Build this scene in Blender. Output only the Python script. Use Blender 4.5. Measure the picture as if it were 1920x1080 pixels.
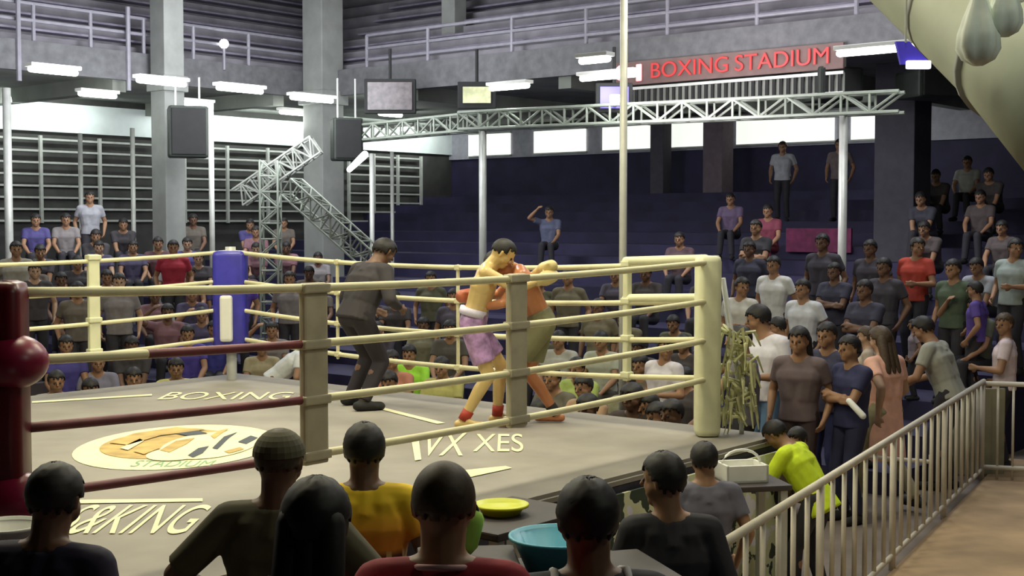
import bpy, bmesh, math, random
from mathutils import Vector, Matrix
random.seed(7)
for o in list(bpy.data.objects): bpy.data.objects.remove(o)
S = bpy.context.scene
COL = S.collection
# ------------------------------------------------------------------ camera, world, exposure
F = 2500.0; HOR = 418.0; CZ = 2.85
PITCH = math.atan((540-HOR)/F)
cd = bpy.data.cameras.new('camera'); cam = bpy.data.objects.new('camera', cd); COL.objects.link(cam)
cd.sensor_width = 36; cd.lens = F/1920*36; cd.clip_end = 200
cam.location = (0, 0, CZ); cam.rotation_euler = (math.pi/2-PITCH, 0, 0)
S.camera = cam
S.view_settings.view_transform = 'Standard'; S.view_settings.look = 'None'
S.view_settings.gamma = 1; S.view_settings.exposure = 0.0; S.view_settings.use_curve_mapping = False
w = bpy.data.worlds.new('world'); S.world = w; w.use_nodes = True
w.node_tree.nodes['Background'].inputs[0].default_value = (.80, .80, 1.0, 1)
w.node_tree.nodes['Background'].inputs[1].default_value = .085

# ring frame: a runs along the near rope side, b away from it
NL = Vector((-2.21, 5.77)); U = Vector((.640, .768)); V = Vector((-.768, .640)); L = 5.86
MZ = 1.2
RA = math.atan2(U.y, U.x)
def R(a, b, z=0.0):
    p = NL + U*a + V*b
    return Vector((p.x, p.y, z))
def P(px, py, d):
    cx = (px-960)/F; cy = (540-py)/F
    cp, sp = math.cos(PITCH), math.sin(PITCH)
    y = cp + sp*cy; z = -sp + cp*cy
    return Vector((cx*d/y, d, CZ + z*d/y))
def on_a(px, a, z=0):
    k = (px-960)/F
    d = (a - (NL.x*-U.x) - (-NL.y*U.y)) / (k*U.x + U.y) if False else (a + NL.x*U.x + NL.y*U.y)/(k*U.x+U.y)
    return Vector((k*d, d, z))
def on_b(px, b, z=0):
    k = (px-960)/F
    d = (b + NL.x*V.x + NL.y*V.y)/(k*V.x+V.y)
    return Vector((k*d, d, z))

def area(name, loc, size, power, col=(1, 1, 1), target=None, sy=None):
    l = bpy.data.lights.new(name, 'AREA'); l.energy = power; l.size = size; l.color = col
    if sy: l.shape = 'RECTANGLE'; l.size_y = sy
    o = bpy.data.objects.new(name, l); COL.objects.link(o); o.location = loc
    t = Vector(target) if target is not None else Vector(loc)-Vector((0, 0, 1))
    o.rotation_euler = (t-Vector(loc)).to_track_quat('-Z', 'Y').to_euler()
    return o
CEN = R(L/2, L/2, MZ)
for i, (a, b) in enumerate([(1.2, 1.2), (4.8, 1.2), (4.8, 4.8), (1.2, 4.8)]):
    area('ring_flood_light', R(a, b, 5.7), 1.2, 120, (1.0, .93, .66), R(a, b, 0))
area('ring_flood_light', R(3.2, -2.6, 6.2), 1.0, 70, (1.0, .93, .70), R(3.6, .6, 1.2))
area('ring_flood_light', R(7.8, 1.0, 6.2), 1.0, 60, (1.0, .93, .70), R(5.8, 2, 1.2))
area('added_duct_fill', (3.6, 3.2, 5.6), .8, 38, (.95, 1.0, .85), (3.2, 9, 2.5))  # unseen light added to brighten the duct and the aisle side
# hall lamps high under the roof
for (a, b, e) in [(12, 12, 420), (3, 14, 260), (14, 2, 330), (22, 8, 260), (9, -2.0, 110)]:
    area('hall_area_light', R(a, b, 9.0), 3.0, e, (.93, .95, 1.0))
area('hall_area_light', R(12, 12, 5.4), 2.5, 260, (.9, .93, 1.0), R(22, 22, 8.5))  # from here on: lower area lights aimed up at the upper stands
area('hall_area_light', R(9, 13, 5.0), 2.0, 180, (.9, .93, 1.0), R(6, 24, 8.0))
area('hall_area_light', R(14, 6, 5.0), 2.0, 150, (.95, .9, .95), R(27, 4, 8.0))

for a0 in (-9, -2, 5, 12, 18.5, 23.5):  # lights without fixtures, added to brighten the white wall band
    area('added_wall_wash', R(a0, 20.9, 5.45), 5.0, 60, (.92, 1, .97), R(a0, 22, 5.1), .15)
# ------------------------------------------------------------------ materials
def mat(name, col, rough=.7, metal=0, noise=.12, scale=6, emit=None, es=1, bump=0):
    m = bpy.data.materials.new(name); m.use_nodes = True
    nt = m.node_tree; b = nt.nodes['Principled BSDF']
    b.inputs['Roughness'].default_value = rough; b.inputs['Metallic'].default_value = metal
    c = (*col, 1)
    if noise:
        tc = nt.nodes.new('ShaderNodeTexCoord')
        n = nt.nodes.new('ShaderNodeTexNoise'); n.inputs['Scale'].default_value = scale; n.inputs['Detail'].default_value = 4
        nt.links.new(tc.outputs['Object'], n.inputs['Vector'])
        r = nt.nodes.new('ShaderNodeValToRGB')
        r.color_ramp.elements[0].position = .3; r.color_ramp.elements[1].position = .7
        r.color_ramp.elements[0].color = tuple(x*(1-noise) for x in col)+(1,)
        r.color_ramp.elements[1].color = tuple(min(1, x*(1+noise)) for x in col)+(1,)
        nt.links.new(n.outputs[0], r.inputs[0]); nt.links.new(r.outputs[0], b.inputs['Base Color'])
        if bump:
            bp = nt.nodes.new('ShaderNodeBump'); bp.inputs['Strength'].default_value = bump
            nt.links.new(n.outputs[0], bp.inputs['Height']); nt.links.new(bp.outputs[0], b.inputs['Normal'])
    else:
        b.inputs['Base Color'].default_value = c
    if emit:
        b.inputs['Emission Color'].default_value = (*emit, 1); b.inputs['Emission Strength'].default_value = es
    return m
def stripes(name, c1, c2, scale, rough=.7, axis='X', thick=.5):
    m = bpy.data.materials.new(name); m.use_nodes = True
    nt = m.node_tree; b = nt.nodes['Principled BSDF']; b.inputs['Roughness'].default_value = rough
    tc = nt.nodes.new('ShaderNodeTexCoord')
    wv = nt.nodes.new('ShaderNodeTexWave'); wv.bands_direction = axis; wv.inputs['Scale'].default_value = scale
    nt.links.new(tc.outputs['Object'], wv.inputs[0])
    r = nt.nodes.new('ShaderNodeValToRGB'); r.color_ramp.interpolation = 'CONSTANT'
    r.color_ramp.elements[0].color = (*c1, 1); r.color_ramp.elements[1].position = thick; r.color_ramp.elements[1].color = (*c2, 1)
    nt.links.new(wv.outputs[0], r.inputs[0]); nt.links.new(r.outputs[0], b.inputs['Base Color'])
    return m
M = {}
M['floor'] = mat('floor_concrete', (.16, .13, .11), .75, scale=1.5, noise=.25)
M['aisle'] = mat('aisle_concrete', (.42, .29, .16), .8, scale=1.2, noise=.3)
M['ltier'] = mat('dark_step_concrete', (.085, .07, .085), .8, noise=.3, scale=2)
M['rtier'] = mat('navy_painted_step', (.028, .024, .070), .7, noise=.3, scale=1.5)
M['uptier'] = mat('grey_purple_seating', (.27, .255, .28), .8, noise=.25, scale=2)
M['soffit'] = mat('soffit_plaster', (.26, .27, .24), .8, noise=.2, scale=1.2)
M['white_wall'] = mat('white_painted_wall', (.74, .80, .78), .7, noise=.08, scale=2)
M['dark_wall'] = mat('dark_back_wall', (.055, .055, .05), .8, noise=.3, scale=2)
M['col'] = mat('column_paint', (.27, .28, .26), .7, noise=.12, scale=3)
M['roof'] = mat('roof_sheet', (.12, .12, .12), .8)
M['canvas'] = mat('ring_canvas', (.29, .265, .225), .7, noise=.2, scale=1.4, bump=.05)
M['mark'] = mat('canvas_pale_print', (.85, .80, .50), .7, noise=.1)
M['gold'] = mat('canvas_gold_print', (.55, .38, .12), .7, noise=.3, scale=5)
M['blackp'] = mat('canvas_dark_print', (.06, .07, .08), .7)
M['greenp'] = mat('canvas_green_print', (.25, .42, .22), .7)
M['skirt'] = mat('ring_skirt', (.03, .025, .04), .8, noise=.4)
M['rope'] = mat('cream_rope', (.70, .66, .42), .6, noise=.1)
M['ropered'] = mat('maroon_rope', (.16, .035, .04), .55, noise=.3)
M['redpad'] = mat('maroon_vinyl', (.10, .003, .010), .35, noise=.2)
M['bluepad'] = mat('blue_vinyl', (.05, .045, .38), .35, noise=.2)
M['creampad'] = mat('cream_vinyl', (.74, .74, .50), .45, noise=.08)
M['strap'] = mat('grey_spacer_canvas', (.44, .40, .29), .7, noise=.15)
M['steel'] = mat('pale_steel', (.55, .56, .52), .45, metal=.2, noise=.1)
M['greensteel'] = mat('greenish_truss_paint', (.27, .30, .25), .5, metal=.1)
M['fence'] = mat('ivory_fence_paint', (.62, .57, .47), .5, noise=.1)
M['black'] = mat('black_plastic', (.015, .015, .015), .85)
M['tube'] = mat('lit_tube', (1, 1, 1), .5, noise=0, emit=(.95, 1, .95), es=6)
M['panel'] = mat('wall_glow', (1, 1, 1), .5, noise=0, emit=(.93, .97, .88), es=.95)  # emission stands in for bright light falling on the white wall
M['redled'] = mat('red_led', (.3, .02, .02), .5, noise=0, emit=(.75, .05, .05), es=.55)
M['pinkled'] = mat('pink_led', (1, .5, .5), .5, noise=0, emit=(1, .4, .42), es=1.0)
M['signback'] = mat('sign_backing', (.16, .10, .09), .7)
M['blueled'] = mat('blue_screen', (.1, .08, .5), .5, noise=0, emit=(.12, .10, .5), es=.55)
M['whiteglow'] = mat('white_glow_patch', (1, 1, 1), .5, noise=0, emit=(.8, .8, 1), es=1.2)
M['tv'] = mat('television_picture', (.07, .055, .055), .3, noise=.6, scale=9, emit=(.2, .16, .16), es=.12)
M['tvy'] = mat('lit_menu_board', (.5, .5, .3), .3, noise=.5, scale=4, emit=(.35, .38, .22), es=.5)
M['bluefab'] = mat('glowing_blue_fabric', (.05, .03, .50), .6, emit=(.06, .04, .5), es=.3, noise=.1)  # glow put into the cloth colour; the pennant is no lamp
M['duct'] = mat('grey_green_duct', (.44, .48, .38), .6, noise=.12, scale=2.5)
M['pale'] = mat('pale_cloth', (.75, .82, .74), .6, noise=.15)
M['speaker'] = mat('dark_green_speaker', (.018, .024, .018), .6, noise=.3)
M['yellow'] = mat('yellow_plastic', (.75, .80, .03), .4, noise=.08)
M['turq'] = mat('turquoise_plastic', (.10, .45, .60), .4, noise=.1)
M['whitep'] = mat('white_plastic', (.8, .8, .74), .4, noise=.05)
M['streamer'] = mat('olive_streamer', (.58, .58, .32), .7, noise=.35, scale=8)
M['banner'] = mat('printed_banner', (.35, .37, .30), .6)
nt = M['banner'].node_tree
for n in nt.nodes:
    if n.type == 'VALTORGB':
        n.color_ramp.interpolation = 'CONSTANT'
        n.color_ramp.elements[0].color = (.04, .06, .04, 1); n.color_ramp.elements[0].position = 0
        n.color_ramp.elements[1].color = (.75, .76, .48, 1); n.color_ramp.elements[1].position = .46
        e = n.color_ramp.elements.new(.6); e.color = (.85, .83, .92, 1)
    if n.type == 'TEX_NOISE': n.inputs['Scale'].default_value = 5.0
M['magenta'] = mat('magenta_banner', (.20, .03, .10), .7, noise=.3)
M['green'] = mat('green_cloth', (.04, .17, .07), .7)
M['wood'] = mat('table_top', (.05, .04, .04), .6)
M['eye'] = mat('eye', (.05, .04, .04), .3, noise=0)
SK = {'light': mat('skin_light', (.46, .29, .19), .55, noise=.08), 'tan': mat('skin_tan', (.33, .18, .10), .55, noise=.08),
      'brown': mat('skin_brown', (.17, .09, .055), .55, noise=.08), 'fight': mat('skin_oiled_golden', (.66, .48, .20), .32, noise=.1),
      'fight2': mat('skin_oiled_reddish', (.50, .20, .09), .32, noise=.1)}
HAIR = mat('black_hair', (.012, .010, .010), .6, noise=.3, scale=60)
HAIRB = mat('brown_hair', (.07, .045, .025), .6, noise=.3, scale=60)
CL = {}
def cloth(c):
    if c not in CL:
        CL[c] = mat('cloth_%d' % len(CL), c, .8, noise=.14, scale=9, bump=.15)
    return CL[c]
WHITE = (.68, .68, .66); GREY = (.26, .26, .27); DARK = (.03, .028, .035); NAVY = (.03, .035, .12); BLUE = (.07, .06, .35)
RED = (.35, .015, .03); JEANS = (.10, .18, .30); NEON = (.62, .80, .02); PINK = (.85, .48, .36); OLIVE = (.10, .09, .05)
ORANGE = (.90, .40, .02); LIME = (.35, .75, .05); PURPLE = (.12, .05, .22); BROWN = (.16, .09, .06); KHAKI = (.33, .30, .18); MAROON = (.16, .02, .03)
TEAL = (.06, .28, .28); LILAC = (.5, .45, .6)

# ------------------------------------------------------------------ mesh helpers
def finish(name, bm, m, parent=None, smooth=False, loc=None):
    me = bpy.data.meshes.new(name)
    bmesh.ops.recalc_face_normals(bm, faces=bm.faces)
    bm.to_mesh(me); bm.free()
    if m: me.materials.append(m)
    if smooth: me.polygons.foreach_set('use_smooth', [True]*len(me.polygons))
    o = bpy.data.objects.new(name, me); COL.objects.link(o)
    if parent:
        o.parent = parent
    if loc is not None: o.location = loc
    return o
def tag(o, label, cat, group=None, kind=None):
    o['label'] = label; o['category'] = cat
    if group: o['group'] = group
    if kind: o['kind'] = kind
    return o
def empty(name, loc, rz=0, label=None, cat=None, group=None):
    o = bpy.data.objects.new(name, None); COL.objects.link(o); o.location = loc; o.rotation_euler = (0, 0, rz); o.empty_display_size = .1
    if label: tag(o, label, cat, group)
    return o
def box(bm, c, s, rz=0, bev=0, mtx=None):
    r = bmesh.ops.create_cube(bm, size=1)
    vs = r['verts']
    T = Matrix.Translation(Vector(c)) @ Matrix.Rotation(rz, 4, 'Z') @ Matrix.Diagonal((*s, 1))
    if mtx: T = mtx @ T
    bmesh.ops.transform(bm, matrix=T, verts=vs)
    if bev:
        es = list({e for v in vs for e in v.link_edges})
        bmesh.ops.bevel(bm, geom=es, offset=bev, segments=2, affect='EDGES', profile=.6)
    return vs
def cone(bm, p0, p1, r0, r1, n=12, caps=True, ex=1.0, xd=None):
    """tapered tube with flat ends; ex widens it along xd"""
    p0 = Vector(p0); p1 = Vector(p1); d = (p1-p0)
    if d.length < 1e-6: return
    d.normalize()
    x = Vector(xd) if xd is not None else (Vector((1, 0, 0)) if abs(d.x) < .9 else Vector((0, 1, 0)))
    x = (x - d*x.dot(d)).normalized(); y = d.cross(x)
    rings = []
    for p, r in ((p0, r0), (p1, r1)):
        rings.append([bm.verts.new(p + x*math.cos(t)*r*ex + y*math.sin(t)*r) for t in [2*math.pi*i/n for i in range(n)]])
    for i in range(n):
        j = (i+1) % n
        bm.faces.new((rings[0][i], rings[0][j], rings[1][j], rings[1][i]))
    if caps:
        bm.faces.new(rings[0][::-1]); bm.faces.new(rings[1])
def capsule(bm, p0, p1, r0, r1, n=12):
    p0 = Vector(p0); p1 = Vector(p1); d = p1-p0
    if d.length < 1e-5:
        d = Vector((0, 0, 1e-4)); p1 = p0+d
    d = d.normalized()
    x = Vector((1, 0, 0)) if abs(d.x) < .9 else Vector((0, 1, 0))
    x = (x - d*x.dot(d)).normalized(); y = d.cross(x)
    prof = [(-math.cos(t)*r0, math.sin(t)*r0, p0) for t in (.001, .5, 1.0, math.pi/2)] + [(math.sin(t)*r1, math.cos(t)*r1, p1) for t in (0, .57, 1.07, 1.5698)]
    rings = []
    for h, r, p in prof:
        r = max(r, 1e-4)
        rings.append([bm.verts.new(p + d*h + x*math.cos(q)*r + y*math.sin(q)*r) for q in [2*math.pi*i/n for i in range(n)]])
    for a, b in zip(rings, rings[1:]):
        for i in range(n):
            j = (i+1) % n
            bm.faces.new((a[i], a[j], b[j], b[i]))
    bm.faces.new(rings[0][::-1]); bm.faces.new(rings[-1])
def tube(bm, pts, r, n=8):
    pts = [Vector(p) for p in pts]
    rings = []
    for i, p in enumerate(pts):
        d = (pts[min(i+1, len(pts)-1)]-pts[max(i-1, 0)]).normalized()
        x = Vector((0, 0, 1)) if abs(d.z) < .9 else Vector((1, 0, 0))
        x = (x-d*x.dot(d)).normalized(); y = d.cross(x)
        rr = r[i] if isinstance(r, (list, tuple)) else r
        rings.append([bm.verts.new(p+x*math.cos(q)*rr+y*math.sin(q)*rr) for q in [2*math.pi*k/n for k in range(n)]])
    for a, b in zip(rings, rings[1:]):
        for i in range(n):
            j = (i+1) % n
            bm.faces.new((a[i], a[j], b[j], b[i]))
    bm.faces.new(rings[0][::-1]); bm.faces.new(rings[-1])
def quad_prism(bm, pts, t):
    """extrude the polygon pts (3D, planar) by vector t"""
    a = [bm.verts.new(p) for p in pts]; b = [bm.verts.new(Vector(p)+Vector(t)) for p in pts]
    n = len(pts)
    bm.faces.new(a); bm.faces.new(b[::-1])
    for i in range(n): bm.faces.new((a[i], b[i], b[(i+1) % n], a[(i+1) % n]))
def rbox(bm, a0, a1, b0, b1, z0, z1):
    """box aligned with the ring frame"""
    quad_prism(bm, [R(a0, b0, z0), R(a1, b0, z0), R(a1, b1, z0), R(a0, b1, z0)], (0, 0, z1-z0))
def struct(name, bm, m):
    o = finish(name, bm, m); o['kind'] = 'structure'; return o

# ------------------------------------------------------------------ the hall
AW, BW = 27.0, 22.0       # right and left back walls
AF, BF = 17.0, 17.0       # fronts of the upper gallery
SO = 5.7                  # underside of the gallery
bm = bmesh.new(); rbox(bm, -26, 28, -22, 23, -.3, 0); struct('floor', bm, M['floor'])
bm = bmesh.new(); rbox(bm, -26, 28, -22, 23, 12.0, 12.2); struct('ceiling', bm, M['roof'])
# aisle right of the fence
f0 = Vector((1.04, 7.0, 0)); f1 = Vector((5.2, 14.65, 0)); fd = (f1-f0).normalized(); fn = Vector((fd.y, -fd.x, 0))
bm = bmesh.new()
quad_prism(bm, [f0-fd*6+fn*.02, f0-fd*6+fn*4.0, f1+fd*1.5+fn*4.0, f1+fd*1.5+fn*.02], (0, 0, .02))
struct('trim_1', bm, M['aisle'])
# left wall (far wall behind the left stand): dark lower part and white band
bm = bmesh.new(); rbox(bm, -26, AW, BW, BW+.3, 0, 4.9); struct('wall_left', bm, M['dark_wall'])
bm = bmesh.new(); rbox(bm, -26, AW, BW-.12, BW+.3, 4.9, 5.55); struct('trim_2', bm, M['white_wall'])
bm = bmesh.new(); rbox(bm, -26, AW, BW, BW+.3, 5.55, 12); struct('wall_left_upper', bm, M['dark_wall'])
bm = bmesh.new(); rbox(bm, AW, AW+.3, -22, BW+.3, 0, 4.75); struct('wall_right', bm, M['rtier'])
bm = bmesh.new(); rbox(bm, AW-.12, AW+.3, -22, BW, 4.75, 5.62); struct('trim_3', bm, mat('lilac_white_wall', (.42, .41, .47), .7))
bm = bmesh.new(); rbox(bm, AW, AW+.3, -22, BW+.3, 5.62, 12); struct('wall_right_upper', bm, M['dark_wall'])
bm = bmesh.new(); rbox(bm, -26.3, -26, -22, 23, 0, 12); struct('wall_back', bm, M['dark_wall'])
bm = bmesh.new(); rbox(bm, -26, 28, -22.3, -22, 0, 12); struct('wall_near', bm, M['dark_wall'])
# gallery slab (L-shaped) and fascia
bm = bmesh.new(); rbox(bm, -26, AW, BF, BW, SO, SO+.25); rbox(bm, AF, AW, -20, BF, SO, SO+.25)
for a in range(-20, 17, 4): rbox(bm, a, a+.3, BF+.2, BW-.12, SO-.3, SO)
for b in range(-18, 17, 4): rbox(bm, AF+.2, AW-.12, b, b+.3, SO-.3, SO)
struct('gallery_slab', bm, M['soffit'])
bm = bmesh.new(); rbox(bm, -26, AF, BF-.12, BF, SO-.1, SO+.45); rbox(bm, AF-.12, AF, -20, BF-.12, SO-.1, SO+.45)
struct('gallery_fascia', bm, mat('fascia_paint', (.13, .13, .135), .8, noise=.2))
# upper tiers
bm = bmesh.new()
for k in range(9):
    rbox(bm, -26, AF+.3+k*.5, BF+.3+k*.5, BW, SO+.25+k*.36, SO+.61+k*.36)
    rbox(bm, AF+.3+k*.5, AW, -20, BW, SO+.25+k*.36, SO+.61+k*.36)
struct('upper_stand', bm, M['uptier'])
# bench seats of the upper stand: thin lighter boards on every step
bm = bmesh.new()
for k in range(9):
    rbox(bm, -26, AF+.3+k*.5, BF+.34+k*.5, BF+.62+k*.5, SO+.61+k*.36+.10, SO+.61+k*.36+.14)
    rbox(bm, AF+.34+k*.5, AF+.62+k*.5, -20, BF, SO+.61+k*.36+.10, SO+.61+k*.36+.14)
struct('upper_stand_benches', bm, mat('bench_board_purple', (.22, .20, .26), .6, noise=.2))
# lower tiers
def ground(p):
    a = (Vector((p.x, p.y))-NL).dot(U); return .24*max(0, int((a-9.0)/1.1)) if (Vector((p.x, p.y))-NL).dot(V) > .35 else 0
def ltier(k): return 8.2+1.1*k, .22*k
def rtier(k): return 9.3+1.1*k, .24*k
bm = bmesh.new()
for k in range(1, 12):
    b, z = ltier(k); rbox(bm, -26, 7.5, b-.3, BW, z-.22, z)
struct('left_stand', bm, M['ltier'])
bm = bmesh.new()
for k in range(1, 16):
    a, z = rtier(k); rbox(bm, a-.3, AW, -20 if k > 4 else .35, BW, z-.24, z)
struct('right_stand', bm, M['rtier'])
# near steps on which the front spectators stand
bm = bmesh.new(); rbox(bm, -6, 2.9, -5, -1.0, 0, .22); rbox(bm, -6, 1.4, -5, -1.95, .22, .42); rbox(bm, -6, 4, -12, -4.2, 0, 1.2)
struct('near_stand', bm, M['ltier'])

# ---- columns
def column(name, p, w, z0, z1, label, m=M['col'], cap=True):
    bm = bmesh.new()
    box(bm, (p.x, p.y, (z0+z1)/2), (w, w, z1-z0), RA, .02)
    if cap: box(bm, (p.x, p.y, SO-.15), (w*1.25, w*1.25, .3), RA, .02)
    o = struct(name, bm, m); o['label'] = label
column('column_left', on_b(318, BF-.5), .46, 0, 12, 'pale square concrete column left of the hanging black loudspeaker')
column('column_corner', on_b(608, BF-.6), .62, 0, 12, 'thick grey column at the inner gallery corner')
column('column_upper', on_a(852, AF+1.2), .38, SO+.2, 12, 'pale upper column right of the corner column', cap=False)
column('column_right', on_a(1345, AW-1.2), .55, 0, SO, 'brown-grey column before the lit wall strip', mat('brown_column', (.17, .13, .15), .8), cap=False)
column('column_right', on_a(1238, AW-1.0), .4, 0, SO, 'dark column left of the brown-grey column', mat('dark_column', (.09, .08, .10), .8), cap=False)
column('column_right', on_a(1690, AW-7), .75, 0, SO, 'dark grey pillar in the right stand', mat('slate_column', (.075, .075, .095), .8), cap=False)

# ---- window grilles on the left wall
def grille(a0, a1, z0, z1, label, nv=3, b=BW-.16, step=.26):
    e = empty('window_grille', R(a0, b, z0), RA, label, 'window grille')
    bm = bmesh.new(); n = int((z1-z0)/step)
    for i in range(n+1):
        box(bm, ((a1-a0)/2, 0, i*step), (a1-a0, .05, .045))
    finish('horizontal_bars', bm, M['steel'], e)
    for i in range(nv+1):
        bm = bmesh.new(); box(bm, ((a1-a0)*i/nv, -.04, (z1-z0)/2), (.07, .07, z1-z0+.1)); finish('upright', bm, M['steel'], e)
def a_of(p): return (Vector((p.x, p.y))-NL).dot(U)
def b_of(p): return (Vector((p.x, p.y))-NL).dot(V)
for (x0, x1, lb) in [(-40, 292, 'pale barred window grille on the left wall left of the pale column'),
                     (348, 575, 'pale barred window grille on the left wall right of the pale column'),
                     (655, 790, 'narrow barred window grille right of the thick corner column')]:
    grille(a_of(on_b(x0, BW-.2)), a_of(on_b(x1, BW-.2)), 2.9, 4.75, lb)

# ---- emissive panels imitating strong light on the right white wall band
for (x0, x1, lb) in [(878, 955, 'short white wall panel with painted glow at the far corner of the hall'), (1000, 1096, 'white wall panel with painted glow left of the tall thin pole'),
                     (1128, 1225, 'white wall panel with painted glow right of the tall thin pole'), (1250, 1322, 'white wall panel with painted glow left of the brown-grey column'),
                     (1378, 1560, 'long white wall panel with painted glow right of the brown-grey column'), (1592, 1655, 'white wall panel with painted glow at the right end of the strip')]:
    b0, b1 = b_of(on_a(x0, AW-.2)), b_of(on_a(x1, AW-.2))
    e = empty('glow_wall_panel', R(AW-.16, (b0+b1)/2, 5.15), RA, lb, 'wall panel')
    bm = bmesh.new(); box(bm, (0, 0, 0), (.06, abs(b1-b0), .62), 0, .01); finish('glow_face', bm, M['panel'], e)
    bm = bmesh.new()
    for s in (-1, 1): box(bm, (-.01, 0, s*.33), (.09, abs(b1-b0)+.06, .04))
    finish('frame', bm, M['steel'], e)

# ---- fluorescent lamps under the gallery
def fluoro(p, rz, ln, label, en=9):
    e = empty('fluorescent_lamp', p, rz, label, 'ceiling lamp', 'fluorescent lamps under the gallery')
    bm = bmesh.new(); box(bm, (0, 0, .05), (ln, .22, .06), 0, .01); finish('housing', bm, M['whitep'], e)
    bm = bmesh.new(); capsule(bm, (-ln/2+.05, 0, -.02), (ln/2-.05, 0, -.02), .05, .05); finish('tube', bm, M['tube'], e, True)
    l = bpy.data.lights.new('tube_light', 'POINT'); l.shadow_soft_size = .12; l.energy = en*2.8; l.color = (.93, 1, .95)
    lo = bpy.data.objects.new('tube_light', l); COL.objects.link(lo); lo.location = Vector(p)+Vector((0, 0, -.22))
for (px, py, ln, z, where) in [(100, 131, .95, SO-.42, 'over the left end of the left gallery'), (303, 152, 1.1, SO-.42, 'beside the top of the pale column'),
                 (450, 166, 1.15, SO-.42, 'between the pale column and the corner column'), (585, 184, 1.2, SO-.42, 'nearest the corner column'),
                 (183, 176, .9, SO-.42, 'in the back row left of the pale column'), (368, 193, .85, SO-.42, 'just above the hanging black loudspeaker'),
                 (550, 210, .85, SO-.42, 'in the back row left of the corner column'), (732, 213, .8, SO-.42, 'directly below the dark television')]:
    d = (z-CZ)*F/(HOR-py); p = P(px, py, d)
    fluoro(p, RA, ln*.92, 'white fluorescent lamp under the left gallery, '+where)
for (px, py, ln, where) in [(1115, 110, .5, 'above the lamp left of the red sign'), (1140, 141, 1.0, 'at the left end of the red sign'), (955, 161, .8, 'right of the lit menu board'),
                            (1640, 92, 1.0, 'left of the blue pennant'), (1600, 212, 1.6, 'low above the right end of the strip'), (760, 240, .5, 'small and low right of the corner column')]:
    z = SO-.42; d = (z-CZ)*F/(HOR-py)
    fluoro(P(px, py, d), RA+math.pi/2, ln*1.15, 'white fluorescent lamp of the right gallery, '+where)

# ---- gallery railings
def railing(p0, p1, h, posts, label, rails=(1.0, .55), r=.035):
    p0 = Vector(p0); p1 = Vector(p1)
    e = empty('gallery_railing', p0, 0, label, 'railing'); d = p1-p0
    for k in rails:
        bm = bmesh.new(); tube(bm, [Vector((0, 0, h*k)), d+Vector((0, 0, h*k))], r); finish('rail', bm, M['rail'], e)
    for t in posts:
        bm = bmesh.new(); tube(bm, [d*t, d*t+Vector((0, 0, h))], r*1.1); finish('post', bm, M['rail'], e)
M['rail'] = mat('grey_lilac_rail', (.28, .27, .31), .5, metal=.1)
railing(on_b(-60, BF-.05, SO+.45), on_b(575, BF-.05, SO+.45), .68, [0, .17, .32, .47, .62, .8, 1], 'grey metal railing along the left gallery edge')
railing(on_a(690, AF-.05, SO+.45), on_a(1600, AF-.05, SO+.45), .68, [0, .16, .36, .52, .68, .84, 1], 'grey metal railing along the right gallery edge', (1.0, .6, .25))
# tall posts rising from the left gallery with a globe lamp
for (px, t, lb) in [(42, 12, 'thin grey post on the left gallery, nearest the photo left edge'), (246, 44, 'thin grey post on the left gallery just left of the pale column')]:
    d = on_b(px, BF-.15).y
    bm = bmesh.new(); tube(bm, [on_b(px, BF-.15, SO-.3), on_b(px, BF-.15, 7.0)], .045); tag(finish('gallery_post', bm, M['rail']), lb, 'post')
p = on_b(424, BF-.15, SO+.3)
e = empty('globe_lamp', p, 0, 'small glowing globe lamp on a short stem on the left gallery', 'lamp')
bm = bmesh.new(); tube(bm, [(0, 0, 0), (0, 0, .45)], .03); finish('stem', bm, M['rail'], e)
bm = bmesh.new(); bmesh.ops.create_icosphere(bm, subdivisions=2, radius=.1, matrix=Matrix.Translation((0, 0, .53))); finish('globe', bm, M['tube'], e, True)

# ---- thin poles
for (px, y0, y1, d, r, lb) in [(12, 165, 470, 24.0, .075, 'white vertical pole at the photo left edge'), (395, 190, 480, 24.0, .05, 'thin white pole right of the hanging black loudspeaker'),
        (697, 288, 490, 27.0, .05, 'thin white pole just right of the corner column'), (735, 285, 470, 28.5, .04, 'thin grey pole second right of the corner column'),
        (150, 250, 330, 28.0, .05, 'thin grey pole before the left window grille'), (248, 240, 360, 28, .05, 'pale pole in front of the left window grille beside the pale column')]:
    top = P(px, y0, d); bm = bmesh.new(); tube(bm, [(top.x, top.y, .0), top], r, 10)
    tag(finish('pole', bm, M['steel'], None, True), lb, 'pole')
top = P(1170, -20, 12.6); bm = bmesh.new(); tube(bm, [(top.x, top.y, 0), top+Vector((0, 0, .8))], .036, 10)
tag(finish('pole', bm, M['steel'], None, True), 'tall thin steel pole rising behind the right ropes to the top of the photo', 'pole')

# ---- truss frame
def truss(e, p0, p1, w, n, m, r=.022, name='truss_beam', up=Vector((0, 0, 1))):
    p0 = Vector(p0); p1 = Vector(p1); d = p1-p0; s = d.cross(up).normalized()*w; u = s.cross(d).normalized()*w
    bm = bmesh.new(); cs = [p0, p0+s, p0+u, p0+s+u]
    for c in cs: tube(bm, [c, c+d], r*1.3, 6)
    for i in range(n):
        a, b = i/n, (i+1)/n
        for (c0, c1) in ((cs[0], cs[2]), (cs[1], cs[3]), (cs[0], cs[1]), (cs[2], cs[3])):
            tube(bm, [c0+d*a, c1+d*a], r, 5)
            q0, q1 = (c0, c1) if i % 2 else (c1, c0)
            tube(bm, [q0+d*a, q1+d*b], r, 5)
    return finish(name, bm, m, e)
tl = P(905, 243, 24.0); tr = P(1582, 216, 20.5)
e = empty('lighting_truss', (0, 0, 0), 0, 'pale steel box truss on two legs spanning before the lit wall strip', 'truss')
dd = (tr-tl)
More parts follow.
